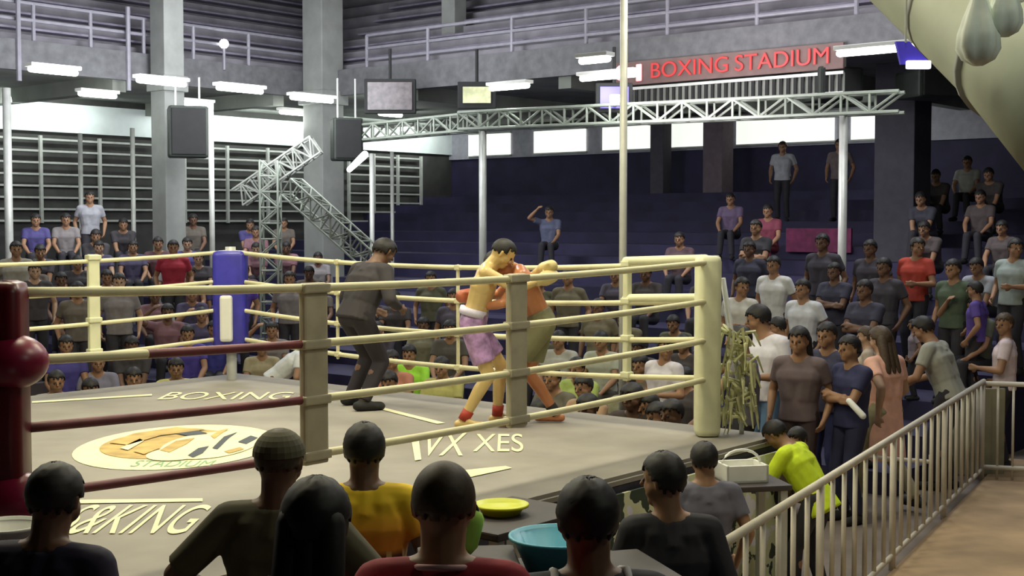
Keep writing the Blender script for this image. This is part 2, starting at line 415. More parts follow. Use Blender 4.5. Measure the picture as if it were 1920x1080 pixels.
truss(e, tl-dd*.05, tl+dd*1.14, .30, 18, M['greensteel'])
truss(e, tl-dd*.05, tl-dd*.05+Vector((-2.6, 3.2, 0)), .30, 8, M['greensteel'])
for q in (tl, tr):
    bm = bmesh.new(); tube(bm, [(q.x, q.y, 0), q], .068, 10); finish('leg', bm, M['steel'], e, True)
e = empty('lattice_tower', (0, 0, 0), 0, 'greenish steel lattice tower with slanting lattice arms left of the corner column', 'tower')
q = P(520, 300, 24.0)
truss(e, (q.x, q.y, 0), q, .32, 14, M['greensteel'], .016, 'tower_leg', Vector((0, 1, 0)))
truss(e, P(548, 365, 23.8), P(715, 515, 23.0), .34, 9, M['greensteel'], .016, 'slanting_arm')
truss(e, P(600, 285, 24.2), P(455, 385, 24.2), .34, 9, mat('grey_lattice', (.25, .26, .23), .6), .015, 'slanting_arm')

# ---- sign, slats, screens, speakers
s0 = on_a(1150, AF-.25, 5.52); s1 = on_a(1575, AF-.25, 5.52)
sl = (s1-s0).length; rz = math.atan2(s1.y-s0.y, s1.x-s0.x)
e = empty('led_sign', s0, rz, 'long red lettered LED sign on the right gallery edge', 'sign')
bm = bmesh.new(); box(bm, (sl/2, .06, 0), (sl, .06, .42), 0, .01); finish('backing', bm, M['signback'], e)
def text(name, s, size, loc, rot, m, parent, ext=.01, sx=1, sy=1, align='CENTER', space=1.0):
    c = bpy.data.curves.new(name, 'FONT'); c.body = s; c.size = size; c.extrude = ext; c.align_x = align; c.align_y = 'CENTER'; c.space_character = space
    c.offset = 0.0
    o = bpy.data.objects.new(name, c); COL.objects.link(o)
    dg = bpy.context.evaluated_depsgraph_get(); me = bpy.data.meshes.new_from_object(o.evaluated_get(dg))
    bpy.data.objects.remove(o); me.materials.clear(); me.materials.append(m)
    o = bpy.data.objects.new(name, me); COL.objects.link(o); o.parent = parent; o.location = loc; o.rotation_euler = rot; o.scale = (sx, sy, 1)
    return o
text('lettering', 'BOXING', .38, (sl*.355, 0, 0), (math.pi/2, 0, 0), M['redled'], e, sx=1.1)
text('lettering', 'STADIUM', .38, (sl*.755, 0, 0), (math.pi/2, 0, 0), M['redled'], e, sx=1.1)
bm = bmesh.new(); box(bm, (sl*.12, .01, 0), (.12, .03, .30), 0, .02); finish('lit_block', bm, M['pinkled'], e)
bm = bmesh.new(); bmesh.ops.create_cone(bm, segments=20, radius1=.14, radius2=.14, depth=.04, cap_ends=True, matrix=Matrix.Translation((.16, .01, .02)) @ Matrix.Rotation(math.pi/2, 4, 'X')); finish('round_emblem', bm, M['pinkled'], e)
e = empty('slatted_screen', s0+Vector((0, 0, -.42)), rz, 'row of dark upright slats hanging below the red sign', 'slatted screen')
bm = bmesh.new(); box(bm, (sl/2, .05, .15), (sl, .04, .05)); box(bm, (sl/2, .05, -.17), (sl, .04, .04)); finish('rail', bm, M['steel'], e)
bm = bmesh.new()
for i in range(34): box(bm, (sl*(i+.5)/34, .05, 0), (.055, .03, .34))
finish('slats', bm, M['black'], e)
bm = bmesh.new(); box(bm, (sl/2, .09, 0), (sl, .02, .3)); finish('panel', bm, M['soffit'], e)
def face_cam(name, px, py, w, h, dpt, d, m, label, cat, frame=M['black'], fr=.07, rz=0, screen='screen'):
    p = P(px, py, d); e = empty(name, p, rz, label, cat)
    bm = bmesh.new(); box(bm, (0, dpt/2+.01, 0), (w, dpt, h), 0, .02); finish('casing', bm, frame, e)
    bm = bmesh.new(); box(bm, (0, -.005, 0), (w-fr*2, .03, h-fr*2)); finish(screen, bm, m, e)
    bm = bmesh.new(); tube(bm, [(0, dpt/2, h/2), (0, dpt/2, h/2+.6)], .03); finish('hanger', bm, frame, e)
    return e
face_cam('television', 731, 180, 1.02, .68, .16, 26.5, M['tv'], 'dark framed television hanging right of the corner column', 'television')
face_cam('menu_board', 894, 178, .72, .5, .1, 25.0, M['tvy'], 'small lit yellow-green board right of the television', 'board', M['black'], .1)
e2 = face_cam('blue_screen', 1152, 183, .62, .5, .12, 22.5, M['blueled'], 'blue lit screen hanging at the left end of the red sign', 'screen')
bm = bmesh.new(); box(bm, (.05, -.02, -.02), (.26, .02, .14), 0, .02); finish('bright_patch', bm, M['whiteglow'], e2)
def speaker(px, py, w, h, d, label, drop=.8, rz=.3):
    p = P(px, py, d); e = empty('loudspeaker', p, rz, label, 'loudspeaker')
    bm = bmesh.new(); box(bm, (0, 0, 0), (w, w*.8, h), 0, .05); cb = finish('cabinet', bm, M['speaker'], e)
    bm = bmesh.new(); box(bm, (0, -w*.41, 0), (w*.86, .03, h*.9), 0, .02); finish('grille', bm, M['black'], cb)
    for s in (-1, 1):
        bm = bmesh.new(); tube(bm, [(s*w*.3, 0, h/2), (s*w*.3, 0, h/2+drop)], .02); finish('hanger', bm, M['steel'], e)
speaker(352, 248, .72, .95, 25.0, 'big dark loudspeaker hanging right of the pale column', .55)
speaker(650, 262, .6, .85, 27.0, 'dark green loudspeaker hanging at the right of the corner column')
speaker(1560, 160, .8, .55, 22, 'dark maroon-black loudspeaker hanging right of the slatted screen')
speaker(1745, 160, .9, .45, 22, 'dark green box hanging below the blue pennant', .3)
bm = bmesh.new(); capsule(bm, P(655, 318, 25), P(684, 290, 25), .05, .07); tag(finish('spotlight', bm, M['tube'], None, True), 'small slanting white tube lamp below the dark green loudspeaker', 'lamp')
# blue pennant with white label, both brightened by emission in their materials
p = P(1705, 102, 7.0); e = empty('pennant', p, 0, 'royal blue pennant with a white label strip near the grey duct', 'flag')
bm = bmesh.new()
quad_prism(bm, [Vector(((x-1705)/F*7, 0, (102-y)/F*7)) for x, y in [(1680, 78), (1705, 78), (1745, 118), (1690, 120)]], (0, .03, 0)); finish('cloth', bm, M['bluefab'], e)
bm = bmesh.new(); box(bm, (.045, -.01, -.055), (.13, .03, .045), 0, .01); finish('label_strip', bm, M['whiteglow'], e)
bm = bmesh.new(); tube(bm, [(-.02, 0, .06), (-.02, 0, .7)], .006); finish('cord', bm, M['steel'], e)
# big pale duct top right
e = empty('air_duct', P(1760, 60, 8.0), 0, 'huge grey-green fabric air duct slanting across the top right corner', 'duct')
o0 = P(1760, 60, 8.0)
pts = [P(x, y, d)-o0 for x, y, d in [(1560, -235, 9.5), (1705, -105, 8.6), (1822, 5, 8.0), (1922, 108, 7.4), (2030, 240, 6.8)]]
bm = bmesh.new(); tube(bm, pts, [.42, .41, .40, .37, .35], 28); finish('sleeve', bm, M['duct'], e, True)
for i in (1, 2, 3):
    dv = (pts[i+1]-pts[i-1]).normalized(); bm = bmesh.new(); tube(bm, [pts[i]-dv*.02, pts[i]+dv*.02], .425-.01*i, 28); finish('seam_band', bm, M['col'], e, True)
for (px, py, sc, lb) in [(1835, 62, 1.0, 'pale teardrop-shaped cloth bundle hanging before the grey duct'), (1885, 20, .8, 'second pale cloth bundle, higher and nearer the photo right edge')]:
    p = P(px, py, 6.2); bm = bmesh.new()
    prof = [(.30, .012), (.24, .02), (.16, .035), (.08, .065), (0, .09), (-.07, .095), (-.12, .07), (-.15, .02)]
    rings = []
    for z, r in prof:
        rings.append([bm.verts.new(Vector((math.cos(t)*r*(1+.12*math.cos(5*t)), math.sin(t)*r*(1+.12*math.cos(5*t)), z))*sc) for t in [2*math.pi*i/30 for i in range(30)]])
    for a, b in zip(rings, rings[1:]):
        for i in range(30): bm.faces.new((a[i], a[(i+1) % 30], b[(i+1) % 30], b[i]))
    bm.faces.new(rings[0]); bm.faces.new(rings[-1])
    e = empty('cloth_bundle', p, 0, lb, 'hanging cloth'); finish('bundle', bm, M['pale'], e, True)
    bm = bmesh.new(); tube(bm, [(0, 0, .28*sc), (0, 0, 1.0)], .01); finish('cord', bm, M['steel'], e)
# magenta banner on right tiers
b0 = b_of(on_a(1478, 20)); b1 = b_of(on_a(1600, 20))
bm = bmesh.new(); rbox(bm, 19.9, 19.96, min(b0, b1), max(b0, b1), 2.3, 2.75); tag(finish('banner', bm, M['magenta']), 'dark magenta banner strip hung across the right stand', 'banner')

# ------------------------------------------------------------------ boxing ring
ring = empty('boxing_ring', R(L/2, L/2, 0), 0, 'raised boxing ring with grey-beige canvas, cream and maroon ropes and padded corners', 'boxing ring')
O = R(L/2, L/2, 0)
def rl(a, b, z): return R(a, b, z)-O
AP = .42
bm = bmesh.new()
quad_prism(bm, [rl(-AP, -AP, MZ-.08), rl(L+AP, -AP, MZ-.08), rl(L+AP, L+AP, MZ-.08), rl(-AP, L+AP, MZ-.08)], (0, 0, .08))
bmesh.ops.bevel(bm, geom=list(bm.edges), offset=.025, segments=2, affect='EDGES'); finish('canvas', bm, M['canvas'], ring)
for k, (q, m_) in enumerate([((rl(-AP, -AP+.02, 0), rl(L+AP, -AP+.02, 0)), 'skirt'), ((rl(L+AP-.02, -AP, 0), rl(L+AP-.02, L+AP, 0)), 'skirt'),
                         ((rl(-AP, L+AP-.02, 0), rl(L+AP, L+AP-.02, 0)), 'skirt'), ((rl(-AP+.02, -AP, 0), rl(-AP+.02, L+AP, 0)), 'skirt')]):
    bm = bmesh.new(); p0, p1 = q; nrm = (p1-p0).normalized().cross(Vector((0, 0, 1)))*.02
    quad_prism(bm, [p0, p1, p1+Vector((0, 0, MZ-.06)), p0+Vector((0, 0, MZ-.06))], nrm); finish('side_skirt', bm, M[m_], ring)
# printed banner on the near skirt, right half
bm = bmesh.new(); quad_prism(bm, [rl(3.1, -AP-.02, .1), rl(L+AP, -AP-.02, .1), rl(L+AP, -AP-.02, MZ-.10), rl(3.1, -AP-.02, MZ-.10)], V*.0 if False else Vector((-V.x, -V.y, 0))*.02)
o = finish('printed_banner', bm, M['banner'], ring); o['label'] = 'skirt banner with pale, green and black print'
# corner posts
def corner(a, b, pad, padm, r=.11, z0=.33, z1=1.42, lbl=None, base=True):
    bm = bmesh.new(); tube(bm, [rl(a, b, 0), rl(a, b, MZ+1.40)], .055, 14); po = finish('corner_post', bm, M['steel'], ring, True)
    c = rl(a, b, 0); bm = bmesh.new(); ctr = rl(L/2, L/2, 0); inn = (ctr-c).normalized(); inn.z = 0
    box(bm, c+inn*.03+Vector((0, 0, MZ+(z0+z1)/2)), (r*1.7, r*1.7, z1-z0), RA+math.pi/4, .05)
    pd = finish('corner_pad', bm, padm, po, True)
    if lbl: pd['label'] = lbl
    return po, inn, c
M['wine'] = mat('wine_vinyl', (.22, .008, .04), .35)
po, inn, c = corner(0-.03, 0, 1, M['redpad'],   .135, .24, 1.40, 'maroon padded corner cushion')
for z in (1.05, .45):
    bm = bmesh.new(); bmesh.ops.create_uvsphere(bm, u_segments=20, v_segments=14, radius=.15, matrix=Matrix.Translation(c+Vector((.07, .0, MZ+z))) @ Matrix.Diagonal((1, 1, .8, 1)))
    finish('turnbuckle_pad', bm, M['wine'], po, True)
po, inn, c = corner(L, 0, 1, M['creampad'], .112, .0, 1.40, 'cream padded corner cushion')
# brace pole and olive streamers at the cream corner
bm = bmesh.new(); tube(bm, [c+Vector((.10, .1, MZ+1.22)), c+Vector((.28, .2, MZ+.2)), c+Vector((.22, -.05, MZ-.3))], .022); finish('brace', bm, M['steel'], po, True)
bm = bmesh.new()
for i in range(80):
    a = random.random()*6.28; s = c+Vector((.22+random.uniform(-.10, .12), .04+random.uniform(-.08, .1), MZ+random.uniform(.12, .80)))
    dr = Vector((math.cos(a), math.sin(a), 0))*random.uniform(.06, .16)
    tube(bm, [s, s+dr*.6+Vector((0, 0, random.uniform(-.02, .08))), s+dr+Vector((0, 0, -random.uniform(.05, .20)))], [.014, .015, .006], 5)
finish('streamers', bm, M['streamer'], po)
po, inn, c = corner(L, L, 1, M['bluepad'], .20, .33, 1.36, 'blue padded corner cushion with white strip')
bm = bmesh.new(); box(bm, c+Vector((.0, -.24, MZ+.66)), (.13, .08, .48), 0, .03); finish('white_strip', bm, M['whitep'], po)
po, inn, c = corner(0, L, 1, M['creampad'], .1, .3, 1.42)
# ropes with sag
def rope(a0, b0, a1, b1, h, m, r=.023, sag=.055):
    bm = bmesh.new(); pts = []
    for i in range(25):
        t = i/24; pts.append(rl(a0+(a1-a0)*t, b0+(b1-b0)*t, MZ+h-sag*4*t*(1-t)))
    tube(bm, pts, r, 10); return finish('rope', bm, m, ring, True)
for h in (.45, .75, 1.05, 1.35):
    A = M['rope']
    if h < .9:  # near ropes: maroon from red corner to first strap, cream after
        o = rope(0, 0, L, 0, h, M['rope']); 
        me = o.data; me.materials.append(M['ropered'])
        for p in me.polygons:
            aa = (Vector((p.center.x, p.center.y))+Vector((O.x, O.y))-NL).dot(U)
            if aa < L*.29: p.material_index = 1
        o['label'] = 'rope maroon at the left and cream at the right'
    elif h < 1.2:
        o = rope(0, 0, L, 0, h, M['rope'])
        me = o.data; me.materials.append(M['ropered'])
        for p in me.polygons:
            aa = (Vector((p.center.x, p.center.y))+Vector((O.x, O.y))-NL).dot(U)
            if L*.14 < aa < L*.29: p.material_index = 1
    else: rope(0, 0, L, 0, h, M['rope'])
    rope(L, 0, L, L, h, M['rope'], .022, .10)
    rope(L, L, 0, L, h, M['rope'], .02, .08); rope(0, L, 0, 0, h, M['rope'], .022, .06)
# thick rope sleeves by the cream corner
for h, rr in ((1.37, .038), (1.07, .036)):
    bm = bmesh.new(); capsule(bm, rl(L, .06, MZ+h), rl(L, .80, MZ+h-.03), rr, rr, 14); o = finish('rope_sleeve', bm, M['creampad'], ring, True)
# vertical spacers
def spacer(a, b, w, m, z0=.40, z1=1.38, dz=-.05, nm='rope_spacer', th=.05):
    c = rl(a, b, 0); bm = bmesh.new(); box(bm, c+Vector((0, 0, MZ+(z0+z1)/2+dz)), (w, th, z1-z0), RA, .015)
    for h in (.45, .75, 1.05, 1.35): box(bm, c+Vector((0, 0, MZ+h+dz)), (w+.02, th+.03, .05), RA, .01)
    o = finish(nm, bm, m, ring); return o
spacer(L*.305, 0, .17, M['strap']); spacer(L*.597, 0, .165, M['strap'])
spacer(L, L*.135, .07, M['creampad'], dz=-.03)
spacer(L*.72, L, .12, M['creampad'], dz=-.03); spacer(L*.33, L, .12, M['creampad']); 
spacer(L, L*.45, .03, M['rope'], dz=-.1, th=.03); spacer(L, L*.72, .03, M['rope'], dz=-.08, th=.03)
# canvas prints
def mat_disc(px, py, rx, ry, m, name, dz=.004, z=MZ, n=48, hole=0):
    d = (CZ-z)*F/(py-HOR); c = P(px, py, d)-O; c.z = z+dz; bm = bmesh.new()
    vs = [bm.verts.new(c+Vector((math.cos(t)*rx, math.sin(t)*ry, 0))) for t in [2*math.pi*i/n for i in range(n)]]
    bm.faces.new(vs); return finish(name, bm, m, ring)
o = mat_disc(335, 838, .72, 1.0, M['mark'], 'round_logo'); o['label'] = 'pale oval emblem at the centre of the canvas'
mat_disc(322, 835, .50, .66, M['gold'], 'logo_field', .007)
mat_disc(395, 838, .34, .62, M['mark'], 'logo_field', .010)
mat_disc(330, 856, .20, .28, M['mark'], 'logo_field', .011)
def mat_blob(pts, m, name, dz=.014):
    bm = bmesh.new(); vs = []
    for x, y in pts:
        d = (CZ-MZ)*F/(y-HOR); c = P(x, y, d)-O; c.z = MZ+dz; vs.append(bm.verts.new(c))
    bm.faces.new(vs); return finish(name, bm, m, ring)
for pts, mm_ in [([(398, 846), (420, 824), (446, 815), (430, 826), (408, 848)], 'blackp'), ([(446, 834), (470, 822), (484, 826), (462, 838)], 'blackp'),
               ([(352, 860), (372, 846), (392, 842), (380, 856), (362, 864)], 'blackp'), ([(300, 850), (330, 832), (366, 826), (350, 838), (318, 854)], 'gold'),
               ([(205, 836), (250, 818), (330, 806), (388, 810), (300, 822), (240, 840)], 'gold'), ([(250, 852), (285, 840), (300, 846), (270, 858)], 'gold'),
               ([(395, 822), (412, 812), (430, 808), (415, 818), (402, 828)], 'gold'), ([(225, 846), (262, 828), (270, 832), (240, 850)], 'mark'),
               ([(330, 818), (372, 812), (390, 818), (350, 822)], 'blackp'), ([(420, 852), (450, 844), (458, 848), (430, 856)], 'gold')]:
    mat_blob(pts, M[mm_], 'logo_figure', .014)
def mat_text(s, px, py, w, h, m, name='canvas_lettering', dz=.006, rz=0):
    d = (CZ-MZ)*F/(py-HOR); c = P(px, py, d)-O; c.z = MZ+dz
    o = text(name, s, 1, c, (0, 0, rz), m, ring, ext=0)
    xs = [v.co.x for v in o.data.vertices]; ys = [v.co.y for v in o.data.vertices]
    d0 = (CZ-MZ)*F/(py+h/2-HOR); d1 = (CZ-MZ)*F/(py-h/2-HOR)
    o.scale = (w/F*d/(max(xs)-min(xs)), (d1-d0)/(max(ys)-min(ys)), 1)
    return o
mat_text('S&KING', 248, 982, 250, 56, M['mark'])
mat_text('STADIUM', 325, 874, 150, 12, M['greenp'])
mat_text('BOXING', 425, 745, 240, 14, M['mark'])
mat_text('VX', 832, 838, 80, 44, M['mark'], dz=.006)
mat_text('XES', 936, 835, 92, 34, M['mark'], dz=.006)
mat_blob([(752, 926), (842, 889), (948, 878), (960, 882), (870, 902), (760, 936)], M['mark'], 'canvas_stripe', .006)
mat_blob([(140, 943), (380, 940), (380, 946), (140, 950)], M['mark'], 'canvas_stripe', .006)
mat_blob([(690, 764), (700, 762), (835, 796), (820, 798)], M['mark'], 'canvas_stripe', .006)
mat_blob([(60, 758), (60, 755), (285, 741), (285, 744)], M['mark'], 'canvas_stripe', .006)
mat_blob([(770, 820), (784, 818), (790, 866), (778, 868)], M['mark'], 'canvas_stripe', .007)

# ------------------------------------------------------------------ fence
fence = empty('barrier_fence', f0, math.atan2(fd.y, fd.x), 'long ivory metal barrier fence with upright bars, on the right', 'fence')
FL = (f1-f0).length
bm = bmesh.new(); tube(bm, [(-.05, 0, 1.10), (FL+.05, 0, 1.10)], .028, 10); finish('top_rail', bm, M['fence'], fence, True)
bm = bmesh.new(); tube(bm, [(-1.2, 0, .12), (FL, 0, .12)], .022, 8); finish('bottom_rail', bm, M['fence'], fence, True)
nb = 28
for i in range(nb+1):
    bm = bmesh.new(); r = .018 if i % 7 else .028; tube(bm, [(FL*i/nb, 0, .0 if r > .02 else .12), (FL*i/nb, 0, 1.10)], r, 8)
    finish('bar' if r < .025 else 'post', bm, M['fence'], fence, True)
e = empty('barrier_fence', f1, -.25, 'short pale fence section turning right at the far end of the long fence', 'fence')
for z in (1.08, .15):
    bm = bmesh.new(); tube(bm, [(0, 0, z), (1.6, 0, z)], .028, 8); finish('rail', bm, M['fence'], e, True)
for i in range(11):
    bm = bmesh.new(); tube(bm, [(i*.16, 0, 0), (i*.16, 0, 1.08)], .014, 8); finish('bar', bm, M['fence'], e, True)
bm = bmesh.new(); g0 = P(1800, 720, 14.9); box(bm, (g0.x+.15, 14.95, .5), (.75, .04, .98), 0, .01)
tag(finish('cloth_sheet', bm, mat('olive_sheet', (.26, .25, .16), .8)), 'olive-grey sheet hung behind the far end of the long fence', 'sheet')
# second horizontal barrier behind fence
q0 = P(1575, 853, 12.7); q1 = P(1745, 866, 12.7)
e = empty('handrail', (q0.x, q0.y, 0), 0, 'low pale handrail beside the person in neon yellow', 'handrail')
bm = bmesh.new(); tube(bm, [(0, 0, q0.z), (q1.x-q0.x, 0, q1.z)], .02); finish('rail', bm, M['fence'], e)
for x in (0, q1.x-q0.x):
    bm = bmesh.new(); tube(bm, [(x, 0, 0), (x, 0, q0.z)], .02); finish('post', bm, M['fence'], e)

# ------------------------------------------------------------------ people
def ik(a, t, l1, l2, hint):
    a = Vector(a); t = Vector(t); d = t-a; dl = min(d.length, (l1+l2)*.995); dn = d.normalized(); t = a+dn*dl
    x = (l1*l1-l2*l2+dl*dl)/(2*dl); h = math.sqrt(max(l1*l1-x*x, 0))
    hv = Vector(hint); hv = (hv-dn*hv.dot(dn))
    hv = hv.normalized() if hv.length > 1e-5 else Vector((0, -1, 0))
    return a+dn*x+hv*h, t
DEF = dict(pz=.93, lean=0, side=0, hp=0, hy=0, wl=(-.25, .06, -.02), wr=(.25, .06, -.02), al=(-.10, -.02), ar=(.10, -.02), azl=.07, azr=.07,
           elh=(-.5, -1, 0), erh=(.5, -1, 0), knh=(0, 1, 0), curl=.6)
def skeleton(sp):
    s = dict(DEF); s.update(sp)
    pv = Vector((0, s.get('py', 0), s['pz'])); Rm = Matrix.Rotation(-math.radians(s['lean']), 3, 'X') @ Matrix.Rotation(math.radians(s['side']), 3, 'Y')
    T = lambda v: pv+Rm @ Vector(v)
    J = dict(pel=pv, waist=T((0, .0, .14)), chest=T((0, .0, .32)), nb=T((0, -.015, .47)), nt=T((0, .01, .57)))
    Hm = Rm @ Matrix.Rotation(math.radians(s['hy']), 3, 'Z') @ Matrix.Rotation(-math.radians(s['hp']), 3, 'X')
    J['nt'] = J['nb']+Hm @ Vector((0, .02, .070)); J['head'] = J['nt']+Hm @ Vector((0, .025, .100)); J['Hm'] = Hm; J['Rm'] = Rm
    for n, sx, wk, hk in (('l', -1, 'wl', 'elh'), ('r', 1, 'wr', 'erh')):
        J['sh'+n] = T((sx*.178, -.01, .435)); el, wr = ik(J['sh'+n], T(s[wk]), .29, .25, Rm @ Vector(s[hk])); J['el'+n] = el; J['wr'+n] = wr
        J['hip'+n] = pv+Vector((sx*.09, 0, -.03)); a = s['al'] if n == 'l' else s['ar']; az = s['azl'] if n == 'l' else s['azr']
        kn, an = ik(J['hip'+n], (a[0], a[1], az), .43, .42, s['knh']); J['kn'+n] = kn; J['an'+n] = an
        J['toe'+n] = an+Vector((sx*.03, .16, -.035))
    J['spec'] = s
    return J
def hand(bm, wr, el, sx, curl, inward=None):
    d = (wr-el).normalized(); up = Vector((0, 0, 1)) if abs(d.z) < .85 else Vector((0, 1, 0))
    side = d.cross(up).normalized(); pn = side.cross(d).normalized()
    # palm spans "up/pn" axis; fingers curl toward the body middle
    inn = Vector((-sx, 0, 0)); inn = (inn-d*inn.dot(d)); inn = inn.normalized() if inn.length > .2 else side
    ac = d.cross(inn).normalized()
    k = wr+d*.085
    capsule(bm, wr, k+ac*.02, .024, .022, 8); capsule(bm, wr, k-ac*.022, .024, .020, 8); capsule(bm, k+ac*.02, k-ac*.022, .016, .016, 8)
    for i, (o, ln) in enumerate(((.031, .072), (.011, .080), (-.010, .074), (-.030, .058))):
        b = k+ac*o; m_ = b+(d*math.cos(curl*.6)+inn*math.sin(curl*.6))*ln*.5; t = m_+(d*math.cos(curl*1.5)+inn*math.sin(curl*1.5))*ln*.5
        capsule(bm, b, m_, .0098, .009, 6); capsule(bm, m_, t, .009, .0075, 6)
    tb = wr+d*.025+ac*.022; tm = tb+(d*.6+ac*.7+inn*.25).normalized()*.04; tt = tm+(d*.85+ac*.2+inn*.5).normalized()*.032
    capsule(bm, tb, tm, .013, .0115, 6); capsule(bm, tm, tt, .0115, .009, 6)
def body_bm(J, hands=True, f=1.0):
    bm = bmesh.new(); Rm = J['Rm']; X = Rm @ Vector((1, 0, 0)); Hm = J['Hm']
    capsule(bm, J['pel']-X*.065, J['pel']+X*.065, .105, .105); capsule(bm, J['waist']-X*.05, J['waist']+X*.05, .10*f, .10*f)
    capsule(bm, J['chest']-X*.075, J['chest']+X*.075, .112*f, .112*f)
    for s in (-1, 1):
        capsule(bm, J['pel']+X*.05*s, J['waist']+X*.045*s, .10, .098); capsule(bm, J['waist']+X*.045*s, J['chest']+X*.07*s, .098, .108)
        capsule(bm, J['chest']+X*.08*s, J['nb']+X*.07*s-Rm @ Vector((0, 0, .07)), .105, .075)
    capsule(bm, J['nb']-Rm @ Vector((0, 0, .06)), J['nt'], .080, .063); capsule(bm, J['nt'], J['head'], .063, .068)
    for n, s in (('l', -1), ('r', 1)):
        capsule(bm, J['nb']+X*.03*s, J['sh'+n], .058, .058); capsule(bm, J['nb'].lerp(J['nt'], .45)+X*.02*s, J['sh'+n]-X*.05*s, .042, .05)
        capsule(bm, J['sh'+n], J['el'+n], .056, .040); mid = J['el'+n].lerp(J['wr'+n], .3); capsule(bm, J['el'+n], mid, .039, .042); capsule(bm, mid, J['wr'+n], .042, .026)
        if hands: hand(bm, J['wr'+n], J['el'+n], s, J['spec']['curl'])
        capsule(bm, J['hip'+n], J['kn'+n], .088, .055); mid = J['kn'+n].lerp(J['an'+n], .3)+Vector((0, -.012, 0)); capsule(bm, J['kn'+n], mid, .053, .057); capsule(bm, mid, J['an'+n], .057, .036)
        capsule(bm, J['an'+n]+Vector((0, -.04, -.03)), J['toe'+n], .036, .03); capsule(bm, J['an'+n], J['toe'+n]-Vector((0, .05, 0)), .036, .032)
    h = J['head']; T = lambda v: h+Hm @ Vector(v)
    capsule(bm, T((0, -.022, .040)), T((0, .015, .038)), .082, .079, 16); capsule(bm, T((0, -.022, .040)), T((0, -.02, -.02)), .082, .070, 16)
    capsule(bm, T((0, .02, .0)), T((0, .045, -.075)), .068, .036, 12); capsule(bm, T((-.03, .03, -.03)), T((.03, .03, -.03)), .045, .045)
    capsule(bm, T((-.022, .082, .028)), T((.022, .082, .028)), .014, .014, 8)          # brow
    capsule(bm, T((0, .094, .012)), T((0, .112, -.018)), .009, .015, 8)                # nose
    capsule(bm, T((-.018, .079, -.052)), T((.018, .079, -.052)), .010, .010, 8)        # mouth
    for s in (-1, 1): capsule(bm, T((s*.083, -.01, .018)), T((s*.080, -.012, -.018)), .013, .010, 8); capsule(bm, T((s*.04, .06, -.015)), T((s*.035, .062, -.02)), .022, .02, 8)
    return bm
def garment(J, kind, sleeve=.6, hem=-.06, f=1.0):
    bm = bmesh.new(); Rm = J['Rm']; X = Rm @ Vector((1, 0, 0)); g = .020
    if kind == 'shirt':
        low = J['pel']+Rm @ Vector((0, 0, hem))
        capsule(bm, J['chest']-X*.078, J['chest']+X*.078, .112*f+g, .112*f+g)
        for s in (-1, 1):
            capsule(bm, J['waist']+X*.05*s, J['chest']+X*.075*s, .10*f+g*1.3, .108+g)
            capsule(bm, J['chest']+X*.08*s, J['nb']+X*.075*s-Rm @ Vector((0, 0, .07)), .106+g, .080+g)
            cone(bm, J['waist']+X*.05*s, low+X*.06*s, .115*f, .128*f, 14)
        cone(bm, J['waist'], low, .118*f, .13*f, 14, ex=1.25, xd=X)
        cone(bm, J['nb']-Rm @ Vector((0, 0, .08)), J['nb']+Rm @ Vector((0, .0, .02)), .11, .066, 12)
        for n, s in (('l', -1), ('r', 1)):
            capsule(bm, J['nb']+X*.05*s-Rm @ Vector((0, 0, .02)), J['sh'+n], .055+g*.7, .060+g*.6)
            if sleeve <= 0: continue
            e = J['sh'+n].lerp(J['el'+n], min(sleeve, 1)); cone(bm, J['sh'+n], e, .072, .062 if sleeve < 1 else .055)
            if sleeve > 1: capsule(bm, J['sh'+n], J['el'+n], .07, .055); w_ = J['el'+n].lerp(J['wr'+n], sleeve-1); cone(bm, J['el'+n], w_, .055, .04)
    else:
        capsule(bm, J['pel']-X*.068, J['pel']+X*.068, .116, .116); cone(bm, J['pel'], J['pel']+Rm @ Vector((0, 0, .10)), .118, .112, 14, ex=1.5, xd=X)
        for n in 'lr':
            if kind == 'shorts':
                k = J['hip'+n].lerp(J['kn'+n], .72); capsule(bm, J['hip'+n], J['hip'+n].lerp(J['kn'+n], .3), .105, .10); cone(bm, J['hip'+n], k, .104, .10, 14)
            else:
                capsule(bm, J['hip'+n], J['kn'+n], .100, .070); cone(bm, J['kn'+n], J['an'+n].lerp(J['kn'+n], .05), .070, .055, 14)
    return bm
def remesh(bm, vox, it=3):
    me = bpy.data.meshes.new('tmp'); bmesh.ops.recalc_face_normals(bm, faces=bm.faces); bm.to_mesh(me); bm.free()
    o = bpy.data.objects.new('tmp', me); COL.objects.link(o)
    r = o.modifiers.new('r', 'REMESH'); r.mode = 'VOXEL'; r.voxel_size = vox
    s = o.modifiers.new('s', 'SMOOTH'); s.factor = .5; s.iterations = it
    dg = bpy.context.evaluated_depsgraph_get(); dg.update(); out = bpy.data.meshes.new_from_object(o.evaluated_get(dg))
    bpy.data.objects.remove(o); bpy.data.meshes.remove(me)
    out.polygons.foreach_set('use_smooth', [True]*len(out.polygons)); out.materials.clear(); out.materials.append(None)
    return out
